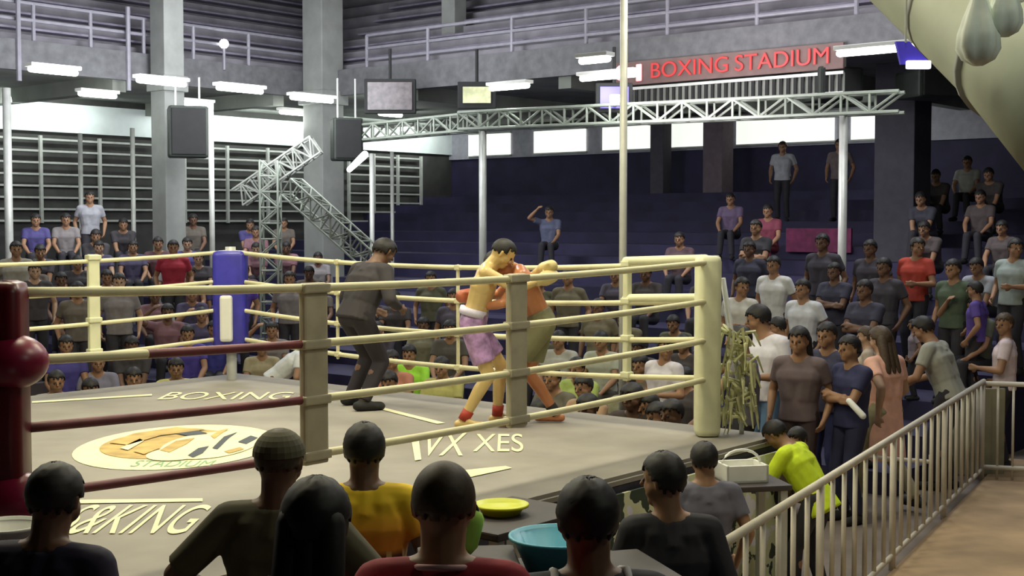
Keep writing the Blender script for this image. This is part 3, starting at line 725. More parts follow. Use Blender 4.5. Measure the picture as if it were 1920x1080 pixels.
def hair_bm(J, style):
    bm = bmesh.new(); Hm = J['Hm']; h = J['head']
    n, mm = 36, 24; g = {'crop': 1.03, 'short': 1.065, 'long': 1.10}[style]
    grid = {}; rg = random.Random(3)
    def ok(th, ph):  # th from top, ph azimuth with 0 = front
        y = math.cos(ph)
        lim = {'crop': 1.15, 'short': 1.25, 'long': 1.25}[style] if y > .35 else (1.65 if y > -.1 else ({'crop': 1.95, 'short': 2.12, 'long': 2.5}[style]))
        return th <= lim
    for layer in (0, 1):
        for i in range(mm+1):
            th = 2.55*i/mm
            for j in range(n):
                ph = 2*math.pi*j/n; k = g-layer*.10+(0 if layer else rg.uniform(-.012, .030)*(0 if style == 'crop' else 1))
                v = Vector((math.sin(ph)*math.sin(th)*.087*k, math.cos(ph)*math.sin(th)*.106*k-.006, math.cos(th)*.100*k+.030))
                grid[layer, i, j] = bm.verts.new(h+Hm @ v)
    cells = set()
    for i in range(mm):
        for j in range(n):
            if ok(2.55*(i+.6)/mm+.10*math.sin(j*2.3), 2*math.pi*(j+.5)/n): cells.add((i, j))
    for (i, j) in cells:
        j2 = (j+1) % n
        q = [(i, j), (i+1, j), (i+1, j2), (i, j2)]
        bm.faces.new([grid[(0,)+c] for c in q]); bm.faces.new([grid[(1,)+c] for c in q][::-1])
        for (ni, nj, e) in (((i+1), j, ((i+1, j), (i+1, j2))), (i, (j+1) % n, ((i+1, j2), (i, j2))), (i, (j-1) % n, ((i, j), (i+1, j)))):
            if (ni, nj) not in cells:
                a, b = e; bm.faces.new([grid[(0,)+a], grid[(1,)+a], grid[(1,)+b], grid[(0,)+b]])
    loose = [v for v in bm.verts if not v.link_faces]; bmesh.ops.delete(bm, geom=loose, context='VERTS')
    bmesh.ops.remove_doubles(bm, verts=bm.verts, dist=.0004)
    if style == 'long':
        T = lambda v: h+Hm @ Vector(v)
        for sx in (-.045, 0, .045): capsule(bm, T((sx, -.06, .02)), J['nb']+Vector((sx*1.5, -.09, -.10)), .05, .038)
    return bm
POSES = {
 'stand': dict(), 'stand_akimbo': dict(wl=(-.19, .05, .10), wr=(.19, .05, .10), elh=(-1, -.3, 0), erh=(1, -.3, 0)),
 'stand_folded': dict(wl=(.06, .17, .24), wr=(-.06, .19, .20), elh=(-1, .1, -.6), erh=(1, .1, -.6)),
 'walk': dict(al=(-.09, .26), ar=(.09, -.30), azr=.12, pz=.90, wl=(-.24, -.12, .0), wr=(.24, .22, .05), lean=4),
 'phone': dict(wr=(.10, .36, .50), wl=(-.10, .30, .28), elh=(-1, 0, -.6), erh=(1, 0, -.8), hp=5),
 'rail': dict(lean=22, wl=(-.20, .36, .22), wr=(.20, .36, .22), py=-.12, al=(-.1, -.05), ar=(.1, -.1)),
 'sit': dict(pz=.50, py=-.05, al=(-.12, .40), ar=(.12, .40), wl=(-.14, .36, .08), wr=(.14, .36, .08), lean=6, elh=(-.6, -.6, 0), erh=(.6, -.6, 0)),
 'sit_lean': dict(pz=.50, py=-.05, al=(-.13, .36), ar=(.13, .40), wl=(-.05, .40, .10), wr=(.05, .42, .10), lean=32, hp=-20, elh=(-1, -.2, -.3), erh=(1, -.2, -.3)),
 'sit_cheer': dict(pz=.50, py=-.05, al=(-.12, .40), ar=(.12, .38), wl=(-.14, .36, .08), wr=(.22, .25, .70), lean=3, erh=(1, 0, -.4)),
 'bend': dict(lean=52, pz=.88, py=-.12, wl=(-.15, .38, .20), wr=(.16, .30, .25), al=(-.12, .08), ar=(.12, -.10), hp=-8, elh=(-1, -.5, -.2), erh=(1, -.5, -.2)),
 'stoop': dict(lean=34, pz=.92, py=-.08, wl=(-.15, .44, .26), wr=(.16, .40, .20), hp=5, al=(-.12, .08), ar=(.12, -.10), elh=(-1, -.5, -.2), erh=(1, -.5, -.2)),
 'shoulders': dict(hp=8, wl=(-.24, .10, -.02), wr=(.24, .10, -.02)),
 'turn_left': dict(hy=55, wl=(-.16, .26, .18), wr=(.22, .10, .02)), 'turn_right': dict(hy=-55, hp=12, wl=(-.14, .24, .16), wr=(.16, .26, .16)),
 'fight_a': dict(lean=16, pz=.87, py=-.04, hp=18, wl=(-.08, .42, .56), wr=(.08, .44, .50), elh=(-1, 0, -.8), erh=(1, 0, -.8), al=(-.16, .16), ar=(.12, -.12), curl=1.5),
 'fight_b': dict(lean=26, pz=.86, py=-.10, hp=34, wl=(-.14, .40, .34), wr=(.14, .42, .44), elh=(-1, 0, -.6), erh=(1, 0, -.6), al=(-.13, .10), ar=(.13, -.22), curl=1.5),
 'referee': dict(lean=24, pz=.85, wl=(-.20, .28, .16), wr=(.20, .26, .18), al=(-.15, .05), ar=(.15, -.05), hp=5),
}
CACHE = {}
def proto(pose, what, vox, **kw):
    key = (pose, what, vox, tuple(sorted(kw.items())))
    if key in CACHE: return CACHE[key]
    J = skeleton(POSES[pose])
    if what == 'body': me = remesh(body_bm(J), vox, 2 if vox > .008 else 3)
    elif what in ('shirt', 'trousers', 'shorts'): me = remesh(garment(J, what, **kw), max(vox, .010), 4)
    elif what == 'shoe':
        bm = bmesh.new(); n = kw['side']; an = J['an'+n]; toe = J['toe'+n]
        capsule(bm, an+Vector((0, -.05, -.025)), toe, .045, .042); capsule(bm, an, toe-Vector((0, .06, 0)), .043, .04); me = remesh(bm, .012)
    elif what == 'eye':
        bm = bmesh.new(); h = J['head']
        bmesh.ops.create_uvsphere(bm, u_segments=10, v_segments=8, radius=.0115, matrix=Matrix.Translation(h+J['Hm'] @ Vector((kw['sx']*.032, .081, .006))))
        me = bpy.data.meshes.new('eye'); bm.to_mesh(me); bm.free(); me.materials.append(M['eye'])
    elif what == 'hair':
        me = bpy.data.meshes.new('hair'); bm = hair_bm(J, kw['style']); bmesh.ops.recalc_face_normals(bm, faces=bm.faces); bm.to_mesh(me); bm.free()
        me.polygons.foreach_set('use_smooth', [True]*len(me.polygons)); me.materials.append(None)
    elif what == 'cap':
        bm = bmesh.new(); h = J['head']; Hm = J['Hm']
        for i in range(8): pass
        bmesh.ops.create_uvsphere(bm, u_segments=24, v_segments=14, radius=1, matrix=Matrix.Translation(h+Hm @ Vector((0, -.004, .035))) @ Hm.to_4x4() @ Matrix.Diagonal((.097, .115, .098, 1)))
        c0 = h+Hm @ Vector((0, 0, .035)); up = Hm @ Vector((0, 0, 1))
        bmesh.ops.bisect_plane(bm, geom=bm.verts[:]+bm.edges[:]+bm.faces[:], plane_co=c0, plane_no=up, clear_inner=True)
        fv = [h+Hm @ Vector(v) for v in ((-.06, .09, .04), (.06, .09, .04), (.05, .175, .03), (-.05, .175, .03))]
        quad_prism(bm, fv, Hm @ Vector((0, 0, .008)))
        me = bpy.data.meshes.new('cap'); bm.to_mesh(me); bm.free(); me.materials.append(None)
    CACHE[key] = me; return me
def setm(o, m):
    if len(o.material_slots):
        o.material_slots[0].link = 'OBJECT'; o.material_slots[0].material = m
PLACED = []
def free(p, dmin=.5): return all((p.x-q.x)**2+(p.y-q.y)**2 > dmin*dmin for q in PLACED)
def person(pos, face, pose, label, shirt=WHITE, legs=DARK, skin='tan', hair='short', hairm=None, scale=1.0, group=None, vox=.012, sleeve=.6, shorts=False,
           shirtless=False, shirtm=None, cap=None, hem=-.06, wide=1.0, trouserm=None):
    """pos = where the feet stand; face = heading in radians (0 looks along +Y)"""
    PLACED.append(Vector(pos)); e = empty('person', pos, face, label, 'person', group); e.scale = (scale*wide, scale, scale)
    def add(nm, me, m=None, par=None):
        o = bpy.data.objects.new(nm, me); COL.objects.link(o); o.parent = par or e
        if m: setm(o, m)
        return o
    bd = add('body', proto(pose, 'body', vox), SK[skin])
    if not shirtless: add('shirt', proto(pose, 'shirt', vox, sleeve=sleeve, hem=hem), shirtm or cloth(shirt))
    add('shorts' if shorts else 'trousers', proto(pose, 'shorts' if shorts else 'trousers', vox), trouserm or cloth(legs))
    if not shirtless:
        for n in 'lr': add('shoe', proto(pose, 'shoe', vox, side=n), M['black'] if not shorts else cloth(GREY))
    for sx in (-1, 1): add('eye', proto(pose, 'eye', vox, sx=sx), None, bd)
    if hair: add('hair', proto(pose, 'hair', vox, style=hair), hairm or HAIR, bd)
    if cap: add('cap', proto(pose, 'cap', vox), cloth(cap))
    return e
def look(pos, tgt): d = Vector(tgt)-Vector(pos); return math.atan2(-d.x, d.y)
def head_h(pose): return skeleton(POSES[pose])['head'].z

# ---- fighters and referee
fa = P(903, 800, 10.75); fa.z = MZ; fb = P(972, 800, 10.75); fb.z = MZ
A_ = person(fa+Vector((-.03, 0, 0)), -math.pi/2, 'fight_a', 'shirtless golden-skinned fighter in lilac and white shorts, left of the clinch', skin='fight', hair='crop', shirtless=True, shorts=True,
            trouserm=mat('lilac_purple_satin', (.42, .25, .50), .4, noise=.5, scale=14), scale=.97, vox=.009)
B_ = person(fb+Vector((.10, .10, 0)), math.pi/2, 'fight_b', 'shirtless reddish-skinned fighter bending his head down, right in the clinch', skin='fight2', hair='short', shirtless=True, shorts=True,
            trouserm=cloth((.20, .19, .10)), scale=.98, vox=.009)
def extras(e, pose, glovem, band=None, ankle=None):
    J = skeleton(POSES[pose])
    for n, s in (('l', -1), ('r', 1)):
        d = (J['wr'+n]-J['el'+n]).normalized(); bm = bmesh.new()
        capsule(bm, J['wr'+n]-d*.04, J['wr'+n]+d*.02, .042, .050, 14); capsule(bm, J['wr'+n]+d*.05, J['wr'+n]+d*.13, .066, .058, 14)
        capsule(bm, J['wr'+n]+d*.04+Vector((-s*.04, 0, .02)), J['wr'+n]+d*.10+Vector((-s*.055, 0, .03)), .026, .022, 10)
        o = bpy.data.objects.new('boxing_glove', remesh(bm, .009)); COL.objects.link(o); o.parent = e; setm(o, glovem)
        bm = bmesh.new(); an = J['an'+n]; kn = J['kn'+n]; cone(bm, an.lerp(kn, .0), an.lerp(kn, .22), .046, .049, 16)
        if ankle: o = finish('ankle_support', bm, ankle, e, True)
    if band:
        bm = bmesh.new(); cone(bm, J['pel']+Vector((0, .0, .06)), J['pel']+Vector((0, .015, .12)), .124, .122, 24, ex=1.5, xd=(1, 0, 0)); finish('waistband', bm, band, e, True)
extras(A_, 'fight_a', mat('pale_yellow_glove', (.62, .50, .22), .4), cloth((.72, .68, .85)), mat('red_ankle', (.40, .04, .02), .6))
extras(B_, 'fight_b', mat('red_brown_glove', (.42, .12, .06), .4), None, M['black'])
rp = P(668, 766, 11.85); rp.z = MZ
person(rp, look(rp, fa)*.4, 'referee', 'referee all in black standing in the ring behind the left rope spacer', shirt=(.035, .03, .035), legs=(.02, .015, .02), skin='brown', scale=.98, sleeve=1.8, vox=.010, wide=1.35)

# ---- spectators near the camera (backs turned)
FOOTBALL = bpy.data.materials.new('football_shirt'); FOOTBALL.use_nodes = True
nt = FOOTBALL.node_tree; pb = nt.nodes['Principled BSDF']; pb.inputs['Roughness'].default_value = .8
tc = nt.nodes.new('ShaderNodeTexCoord'); sx_ = nt.nodes.new('ShaderNodeSeparateXYZ'); nt.links.new(tc.outputs['Object'], sx_.inputs[0])
wv = nt.nodes.new('ShaderNodeTexWave'); wv.inputs['Scale'].default_value = 4.5; nt.links.new(tc.outputs['Object'], wv.inputs[0])
cr = nt.nodes.new('ShaderNodeValToRGB'); cr.color_ramp.interpolation = 'CONSTANT'; cr.color_ramp.elements[0].color = (.10, .02, .01, 1)
cr.color_ramp.elements[1].position = .75; cr.color_ramp.elements[1].color = (.7, .45, .2, 1); nt.links.new(wv.outputs[0], cr.inputs[0])
mr = nt.nodes.new('ShaderNodeMapRange'); mr.inputs['From Min'].default_value = 1.14; mr.inputs['From Max'].default_value = 1.17; nt.links.new(sx_.outputs['Z'], mr.inputs[0])
cr2 = nt.nodes.new('ShaderNodeValToRGB'); cr2.color_ramp.elements[0].position = .1; cr2.color_ramp.elements[0].color = (.80, .25, .02, 1); cr2.color_ramp.elements[1].position = .9; cr2.color_ramp.elements[1].color = (.92, .62, .02, 1)
mr2 = nt.nodes.new('ShaderNodeMapRange'); mr2.inputs['From Min'].default_value = 1.2; mr2.inputs['From Max'].default_value = 1.4; nt.links.new(sx_.outputs['Z'], mr2.inputs[0]); nt.links.new(mr2.outputs[0], cr2.inputs[0])
mx = nt.nodes.new('ShaderNodeMix'); mx.data_type = 'RGBA'; nt.links.new(mr.outputs[0], mx.inputs['Factor']); nt.links.new(cr.outputs[0], mx.inputs['A']); nt.links.new(cr2.outputs[0], mx.inputs['B'])
nt.links.new(mx.outputs['Result'], pb.inputs['Base Color'])
def near(px, py, d, fz, pose, label, **k):
    """place by head centre pixel; feet on level fz"""
    h = P(px, py, d); sc = (h.z-fz)/head_h(pose); J = skeleton(POSES[pose])
    return person(Vector((h.x, h.y, fz)), k.pop('face', look((h.x, h.y, 0), (fa.x, fa.y, 0))), pose, label, scale=sc, **k)
near(88, 947, 4.3, .42, 'shoulders', 'spectator with short black hair in a navy-black top at the bottom left corner', shirt=(.025, .02, .05), skin='brown', vox=.008, hair='short', sleeve=1.9)
near(520, 872, 5.2, .22, 'stand_akimbo', 'spectator in an olive cap and dark olive shirt with elbow bent outwards', shirt=OLIVE, skin='brown', vox=.008, cap=(.10, .09, .05), hair='crop', hairm=HAIRB, face=-.1, sleeve=.9)
near(588, 992, 3.6, .42, 'stand', 'spectator with a big dark head of hair in a pale grey shirt, bottom centre left', shirt=(.45, .42, .42), skin='brown', vox=.008, hair='long', face=-.1)
near(683, 850, 5.9, .22, 'stand', 'spectator in a yellow and orange football shirt', shirt=ORANGE, shirtm=FOOTBALL, skin='brown', vox=.008, hair='short', face=.1)
f5 = near(830, 957, 3.75, .42, 'stand', 'spectator with cropped hair in a bright red shirt', shirt=RED, skin='tan', vox=.008, hair='crop', face=-.05, hairm=HAIRB)
f6 = near(1105, 984, 4.1, .22, 'stand', 'spectator with round black hair in a black top with pale shoulder straps', shirt=(.02, .02, .03), skin='brown', vox=.008, face=.1, sleeve=.9)
near(1258, 905, 6.0, .0, 'turn_left', 'spectator in black with dark hair between the black-haired head and the grey shirt', shirt=DARK, skin='tan', hair='short', vox=.01, face=.0, wide=.9, sleeve=1.8)
near(1322, 866, 7.95, .0, 'stand', 'spectator in a slate grey shirt standing by the near ring edge', shirt=(.16, .155, .20), skin='tan', face=.1)
near(1518, 822, 9.9, .0, 'stoop', 'person in a neon yellow shirt bending forward behind the fence', shirt=NEON, skin='tan', face=.95, sleeve=.9, vox=.01, hem=-.14)
near(1462, 838, 10.3, .0, 'bend', 'person in a brown shirt stooping left of the neon yellow shirt', shirt=BROWN, skin='tan', face=-.6, legs=DARK)
# pale straps on the black top and lettering stripes of the football shirt
bm = bmesh.new(); J_ = skeleton(POSES['stand']); nb = J_['nb']
tube(bm, [nb+Vector((math.cos(t)*.078, math.sin(t)*.075, .015-.018*math.sin(t))) for t in [2*math.pi*i/24 for i in range(25)]], .009)
o = finish('collar', bm, cloth((.62, .35, .36)), f5, True); o['label'] = 'pale pink collar edge'
for sx in (-1, 1):
    bm = bmesh.new(); tube(bm, [(sx*.09, .10, 1.36), (sx*.10, .05, 1.425), (sx*.105, -.03, 1.445), (sx*.11, -.105, 1.38), (sx*.10, -.142, 1.28), (sx*.08, -.145, 1.1)], .012, 8)
    finish('shoulder_strap', bm, cloth((.45, .45, .46)), f6, True)
# ---- people on the floor at the right
FLOOR = [
 (1662, 640, 13.2, 'walk', PINK, KHAKI, 'woman in a salmon pink dress-length top walking behind the fence', dict(face=.6, hair='long', hairm=HAIRB, hem=-.45, skin='light', sleeve=.6)),
 (1628, 632, 14.2, 'stand', (.5, .42, .33), NAVY, 'person in a beige top just left of the salmon pink top', dict(face=1.2, hairm=HAIRB, skin='light')),
 (1760, 620, 14.2, 'rail', (.33, .33, .28), DARK, 'man in a grey T-shirt leaning at the far end of the long fence', dict(face=.9, vox=.01)),
 (1885, 609, 15.3, 'turn_left', (.72, .60, .62), DARK, 'person in a pink and white shirt at the photo right edge', dict(face=1.2, hairm=HAIRB)),
 (1832, 545, 15.6, 'stand', (.10, .06, .30), DARK, 'person in a violet-blue shirt left of the pink and white shirt', dict(face=1.0)),
 (1437, 600, 13.6, 'turn_right', (.70, .68, .74), JEANS, 'person in a white and lilac top and blue jeans right of the cream ring corner', dict(face=2.2)),
 (1553, 630, 13.4, 'stand', (.04, .04, .08), NAVY, 'tall person in dark navy in the middle of the right-hand crowd', dict(face=2.4)),
 (1597, 655, 12.6, 'stand_folded', (.022, .025, .08), (.02, .022, .06), 'person in a navy blue shirt with folded arms left of the salmon pink top', dict(face=2.0)),
 (1500, 640, 12.8, 'stand', (.13, .095, .10), (.05, .03, .03), 'person in a dark rose-brown top left of the tall person in navy', dict(face=2.6, hair='long')),
 (1395, 640, 12.4, 'phone', (.12, .11, .12), DARK, 'person in charcoal holding both hands up beside the olive streamers', dict(face=1.2)),
 (1715, 610, 16.0, 'stand', (.36, .30, .34), DARK, 'person in a mauve shirt between the salmon top and the grey T-shirt', dict(face=1.4)),
 (1540, 610, 16.2, 'stand', (.25, .23, .22), DARK, 'person in a taupe shirt standing behind the tall person in navy', dict(face=1.9)),
]
for (px, py, d, pose, c, lg, lb, k) in FLOOR:
    near(px, py, d, ground(P(px, py, d)), pose, lb, shirt=c, legs=lg, **k)
# ---- people on the right stand
def on_right(px, row, pose, label, **k):
    a, z = rtier(row); p = on_a(px, a, max(z, 0)); return person(p, k.pop('face', look(p, CEN)), pose, label, **k)
def on_left(px, row, pose, label, **k):
    b, z = ltier(row); p = on_b(px, b, max(z, 0)); return person(p, k.pop('face', look(p, CEN)), pose, label, **k)
for (px, row, pose, c, lg, lb, k) in [
  (1452, 3, 'stand', WHITE, DARK, 'person in a bright white T-shirt standing highest of three white shirts', {}),
  (1388, 2, 'turn_left', (.55, .54, .50), DARK, 'person in an off-white shirt between the cream corner and the bright white T-shirt', {}),
  (1508, 2, 'stand', (.60, .62, .66), DARK, 'person in a pale bluish white shirt right of the bright white T-shirt', {}),
  (1470, 1, 'turn_right', (.7, .7, .7), DARK, 'person in a white top behind the white and lilac top', dict(scale=.92)),
  (1418, 5, 'stand_folded', DARK, DARK, 'person in black with folded arms above the off-white shirt', {}),
  (1466, 12, 'stand', (.42, .44, .47), DARK, 'man in a light grey shirt standing against the lit wall strip, left of two', {}),
  (1572, 12, 'stand', (.18, .14, .14), DARK, 'man in a dark shirt standing against the lit wall strip beside the truss leg', {}),
  (1717, 4, 'turn_left', (.42, .05, .03), DARK, 'person in a scarlet shirt at the foot of the dark grey pillar', {}),
  (1850, 5, 'sit_lean', (.33, .35, .38), DARK, 'person in a grey shirt leaning forward high in the right stand', {}),
  (1812, 12, 'sit', (.42, .42, .38), DARK, 'person in a pale shirt sitting near the top of the right stand', {}),
  (1790, 3, 'stand', (.07, .10, .06), DARK, 'person in a dark green shirt above the grey T-shirt man', {}),
  (1830, 3, 'sit_cheer', (.12, .13, .09), DARK, 'person in olive grey with one arm raised below the leaning grey shirt', {}),
  (1275, 6, 'sit', (.10, .06, .07), DARK, 'person in dark plum sitting alone high behind the right ropes', {}),
  (1900, 4, 'turn_left', (.3, .35, .33), DARK, 'person in a grey-green shirt at the right edge above the pink and white shirt', {}),
  (1440, 8, 'sit', (.20, .04, .07), MAROON, 'person in a crimson shirt sitting left of the magenta banner', {}),
  (1370, 9, 'sit', (.14, .10, .18), DARK, 'person in dusky purple sitting in front of the brown-grey column', {}),
  (1030, 8, 'sit_cheer', (.10, .11, .18), DARK, 'person in slate blue with one arm raised above the clinch', {})]:
    on_right(px, row, pose, lb, shirt=c, legs=lg, **k)
# rows of dark spectators high at the right edge
ORD = ['first', 'second', 'third', 'fourth', 'fifth', 'sixth', 'seventh', 'eighth', 'ninth', 'tenth', 'eleventh', 'twelfth', 'thirteenth', 'fourteenth']
n = 0
for row, xs in ((7, (1745, 1790, 1880)), (9, (1735, 1775, 1838, 1885)), (11, (1760, 1860))):
    q = 0
    for x in xs:
        a, z = rtier(row)
        if not free(on_a(x, a)): continue
        q += 1
        on_right(x, row, random.choice(['sit', 'sit_lean']), 'dark-clothed spectator in the %s shadowed row at the photo right edge, %s from the left' % ({7: 'lowest', 9: 'middle', 11: 'topmost'}[row], ORD[q-1]),
                 group='shadowed spectators at the upper right', shirt=random.choice([(.06, .05, .05), (.09, .07, .07), (.05, .05, .07)]), legs=DARK, scale=random.uniform(.95, 1.03))
# ---- crowd seen through the right ropes (between the clinch and the cream corner)
ROWR = [
 # px, a offset, pose, shirt, label
 (768, 9.2, 'sit', LIME, 'person in a glowing lime green top sitting beyond the ropes left of the fighters'),
 (745, 7.4, 'sit_lean', (.45, .50, .58), 'person in a pale blue-grey shirt crouching low at ringside left of the fighters'),
 (735, 8.3, 'sit', (.45, .18, .12), 'person in a coral top below the lime green top'),
 (830, 8.4, 'sit', (.40, .38, .12), 'person in mustard sitting just left of the fighters'),
 (845, 10.2, 'sit', (.08, .07, .06), 'person in black sitting behind the mustard top'),
 (1050, 10.4, 'sit', (.42, .42, .38), 'person in light grey just right of the clinch, back row'),
 (1085, 9.2, 'sit', (.36, .46, .12), 'person in yellow-green sitting right of the clinch'),
 (1130, 10.3, 'sit', (.40, .42, .34), 'person in pale khaki left of the cream rope tie, back row'),
 (1040, 8.2, 'sit', (.12, .11, .08), 'person in dark olive right of the clinch, middle row'),
 (1100, 7.9, 'sit', (.42, .27, .16), 'person in light brown left of the cream rope tie, front row'),
 (1052, 7.0, 'sit_lean', (.48, .50, .34), 'person in cream leaning forward at ringside right of the clinch'),
 (1245, 8.6, 'turn_left', (.60, .57, .62), 'person in a white shirt seen through the ropes left of the cream corner'),
 (1205, 9.8, 'sit', (.12, .10, .07), 'person in dark brown behind the white shirt with belt'),
 (1290, 9.6, 'sit', (.06, .05, .05), 'person in black close left of the cream corner'),
 (1278, 7.4, 'sit_lean', (.42, .37, .26), 'person in sand-coloured shirt at ringside left of the cream corner'),
 (1225, 7.3, 'sit', (.30, .20, .12), 'person in tan brown at ringside right of the cream rope tie'),
 (1180, 8.6, 'sit', (.20, .20, .12), 'person in moss green directly behind the cream rope tie'),
]
for (px, a, pose, c, lb) in ROWR:
    p = on_a(px, a); p.z = ground(p); person(p, look(p, CEN), pose, lb, shirt=c, legs=(.08, .07, .05), skin='tan', scale=random.uniform(.98, 1.06))
for (px, py, c, lb) in [(1120, 752, DARK, 'dark hunched back at the ring edge, left of the two dark ones'), (1193, 752, (.045, .035, .03), 'dark brown hunched back at the ring edge, right of the two dark ones'),
                        (1275, 768, (.30, .28, .30), 'hunched back in a mauve-grey shirt at the ring edge by the cream corner')]:
    pass
for (px, c, lb, hs) in [(1108, (.03, .022, .022), 'person in black sitting against the ring edge, left of two dark figures', .98), (1192, (.045, .03, .025), 'person in dark brown sitting against the ring edge, right of two dark figures', 1.04),
                    (1268, (.34, .31, .33), 'person in a mauve-grey shirt sitting against the ring edge by the cream corner', 1.0)]:
    p = on_a(px, L+(1.35 if px == 1192 else .95)); person(p, look(p, CEN)+.3, 'sit', lb, shirt=c, legs=DARK, skin='brown', scale=hs*1.04, wide=1.12)
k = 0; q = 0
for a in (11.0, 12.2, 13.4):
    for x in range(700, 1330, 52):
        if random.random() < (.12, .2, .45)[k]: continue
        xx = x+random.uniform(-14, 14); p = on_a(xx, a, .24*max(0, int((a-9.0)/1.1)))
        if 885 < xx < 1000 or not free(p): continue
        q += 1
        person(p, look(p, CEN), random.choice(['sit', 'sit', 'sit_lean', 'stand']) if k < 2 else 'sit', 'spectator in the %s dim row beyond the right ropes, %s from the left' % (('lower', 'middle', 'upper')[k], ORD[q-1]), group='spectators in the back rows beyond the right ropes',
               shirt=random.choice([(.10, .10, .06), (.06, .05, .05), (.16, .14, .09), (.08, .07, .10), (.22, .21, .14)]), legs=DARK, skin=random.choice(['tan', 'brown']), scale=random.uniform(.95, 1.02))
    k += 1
    q = 0
# dark spectators between the cream corner and the right crowd
for row, xs in ((4, (1400, 1545, 1590, 1640)), (3, (1560, 1610, 1665)), (2, (1580, 1625)), (1, (1530, 1660, 1700))):
    q = 0
    for x in xs:
        x += random.uniform(-8, 8); a, z = rtier(row)
        if not free(on_a(x, a)): continue
        q += 1
        on_right(x, row, random.choice(['stand', 'stand_folded', 'turn_left']), 'dark-clothed spectator in the %s unlit row of the right-hand crowd, %s from the left' % (ORD[row-1], ORD[q-1]), group='unlit spectators behind the right-hand crowd',
                 shirt=random.choice([(.05, .045, .06), (.07, .06, .06), (.04, .04, .07)]), legs=DARK, skin='brown', scale=random.uniform(.95, 1.03))
# ---- left stand and far ringside
for (px, b, pose, c, lg, lb, k) in [
  (247, 7.2, 'sit', (.78, .76, .72), (.55, .48, .40), 'person in a white shirt and pale trousers sitting beyond the left ropes', {}),
  (528, 7.6, 'bend', (.72, .74, .72), BROWN, 'person in a white top bending over beside the blue corner', dict(face=-1.4, scale=1.0)),
  (328, 7.7, 'sit', (.55, .52, .15), DARK, 'person in a dull yellow top sitting left of the blue corner', {}),
  (395, 7.4, 'sit_lean', (.05, .22, .09), (.04, .15, .07), 'person in dark green crouching low left of the blue corner', dict(scale=.85)),
  (350, 9.4, 'sit', (.07, .05, .30), DARK, 'person in a royal blue shirt two places left of the blue corner', {}),
  (400, 9.8, 'sit', (.05, .05, .28), DARK, 'person in a deep blue shirt next left of the blue corner', {}),
  (445, 10.6, 'stand', (.09, .05, .34), DARK, 'tall person in a violet blue shirt standing behind the blue corner', dict(scale=1.05)),
  (325, 12.4, 'stand', (.34, .02, .04), DARK, 'person in a crimson top high beyond the left ropes', {}),
  (490, 9.0, 'sit', (.35, .30, .18), BROWN, 'person in khaki right of the blue corner', {}),
  (100, 7.6, 'sit', (.42, .38, .34), KHAKI, 'person in beige sitting beyond the left ropes near the red corner', {}),
  (160, 7.4, 'sit_lean', (.36, .31, .26), KHAKI, 'person in light brown leaning forward beyond the left ropes', {}),
  (120, 9.2, 'sit', (.06, .05, .24), DARK, 'person in a blue shirt behind the beige-dressed sitter', {}),
  (180, 9.0, 'sit', (.20, .19, .26), DARK, 'person in blue-grey just left of the cream far spacer', {}),
  (30, 13.0, 'stand', (.35, .33, .27), DARK, 'person in a pale top standing at the foot of the left edge pole', {}),
  (170, 17.2, 'stand', (.33, .33, .36), DARK, 'person in light grey standing high before the left window grille', {}),
  (545, 11.0, 'sit', (.30, .33, .36), DARK, 'person in pale grey-blue beside the left rope spacer', {}),
  ]:
    kk = max(0, int((b-7.9)/1.1)); p = on_b(px, b, .22*kk)
    person(p, k.pop('face', look(p, CEN)), pose, lb, shirt=c, legs=lg, **k)
for kk in (1, 2, 3, 4, 5, 6, 7, 8):
    b, z = ltier(kk); q = 0
    for x in range(60, 600, 44 if kk < 6 else 60):
        if random.random() < (.25 if kk < 6 else .5): continue
        xx = x+random.uniform(-14, 14); p = on_b(xx, b, z)
        if not free(p) or (kk == 8 and 285 < xx < 350) or (kk in (4, 5) and 490 < xx < 570): continue
        q += 1
        cn, cc = random.choice([('dark plum', (.10, .05, .06)), ('dusky blue', (.07, .06, .12)), ('dark khaki', (.13, .11, .09)), ('near black', (.05, .045, .05)), ('deep blue', (.07, .06, .20)), ('dull rose', (.20, .10, .12)), ('grey', (.22, .20, .20))])
        person(p, look(p, CEN), random.choice(['sit', 'sit', 'sit_lean', 'sit_cheer', 'stand'] if kk < 6 else ['sit', 'sit_lean']), 'spectator in %s in the %s row of the left stand, %s from the left' % (cn, ORD[kk-1], ORD[q-1]), group='spectators in the left stand',
               shirt=cc, legs=DARK,
               skin=random.choice(['tan', 'brown', 'light']), scale=random.uniform(.94, 1.02))

# ------------------------------------------------------------------ small things
# yellow basin on apron, turquoise tub, tables
def basin(name, p, r, h, m, label, cat):
    bm = bmesh.new(); n = 32
    prof = [(0, 0), (r*.7, 0), (r, h), (r*1.06, h), (r*1.06, h-.012), (r*.97, h-.012), (r*.66, .02), (0, .02)]
    rings = [[bm.verts.new((math.cos(t)*max(q, .001), math.sin(t)*max(q, .001), z)) for t in [2*math.pi*i/n for i in range(n)]] for q, z in prof]
    for a, b in zip(rings, rings[1:]):
        for i in range(n): bm.faces.new((a[i], a[(i+1) % n], b[(i+1) % n], b[i]))
    o = finish(name, bm, m, None, True, p); tag(o, label, cat); return o
def table(p, w, d, h, rz, label):
    e = empty('table', p, rz, label, 'table')
    bm = bmesh.new(); box(bm, (0, 0, h-.02), (w, d, .04), 0, .01); finish('table_top', bm, M['wood'], e)
    for sx in (-1, 1):
        for sy in (-1, 1):
            bm = bmesh.new(); box(bm, (sx*(w/2-.05), sy*(d/2-.05), (h-.04)/2), (.05, .05, h-.04)); finish('leg', bm, M['steel'], e)
    return e
q = P(940, 944, 6.35)
t1 = table((q.x+.02, q.y, 0), .7, .5, q.z-.05, RA, 'small ringside table under the yellow basin')
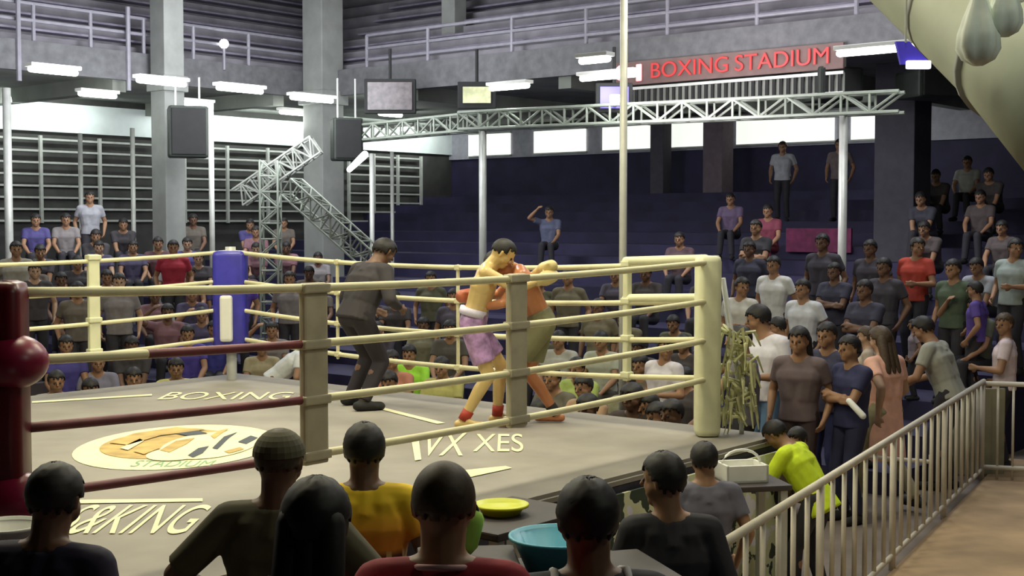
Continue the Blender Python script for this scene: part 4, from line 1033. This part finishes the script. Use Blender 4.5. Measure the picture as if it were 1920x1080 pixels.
basin('basin', (q.x, q.y, q.z-.05), .125, .05, M['yellow'], 'bright yellow basin at the near ring edge', 'basin')
q = P(1050, 1012, 5.4)
table((q.x+.08, q.y, 0), .72, .5, q.z-.12, .3, 'ringside table under the turquoise tub')
basin('tub', (q.x, q.y, q.z-.12), .20, .14, M['turq'], 'turquoise plastic tub left of the round black-haired head', 'tub')
q = P(1390, 862, 9.2)
table((q.x, q.y, 0), .55, .5, q.z-.14, .2, 'small table under the white tray by the ring corner')
e = empty('tray', (q.x, q.y, q.z-.14), .2, 'white plastic tray with handle by the cream ring corner', 'tray')
bm = bmesh.new(); box(bm, (0, 0, .01), (.30, .26, .02), 0, .004)
for s in (-1, 1): box(bm, (s*.14, 0, .06), (.02, .26, .12), 0, .004); box(bm, (0, s*.12, .06), (.30, .02, .12), 0, .004)
finish('tray_body', bm, M['whitep'], e)
bm = bmesh.new(); tube(bm, [(math.cos(t)*.14, 0, .11+math.sin(t)*.10) for t in [math.pi*i/10 for i in range(11)]], .01); finish('handle', bm, M['whitep'], e, True)
# white rolled paper in the crowd
bm = bmesh.new(); capsule(bm, P(1592, 752, 12.0), P(1618, 780, 11.9), .028, .03); tag(finish('paper_roll', bm, M['whitep'], None, True), 'bright white paper roll held out left of the salmon pink top', 'paper')

basin('bucket', P(12, 1062, 4.9)-Vector((0, 0, 0)), .13, .16, M['whitep'], 'white bucket below the maroon ring corner', 'bucket')
q = P(12, 1062, 4.9)
table((q.x, q.y, 0), .5, .4, q.z, .3, 'small table under the white bucket')

q = P(878, 1045, 5.3); table((q.x, q.y, 0), .4, .4, q.z, .1, 'small table under the lime green bag')
e = empty('bag', q, 0, 'lime green bag beside the red-shirted spectator', 'bag')
bm = bmesh.new(); capsule(bm, (-.02, 0, .07), (.02, 0, .15), .065, .045, 16); finish('pouch', bm, cloth((.40, .68, .10)), e, True)
bm = bmesh.new(); tube(bm, [(math.cos(t)*.04, 0, .17+math.sin(t)*.06) for t in [math.pi*i/10 for i in range(11)]], .007); finish('handle', bm, M['black'], e, True)
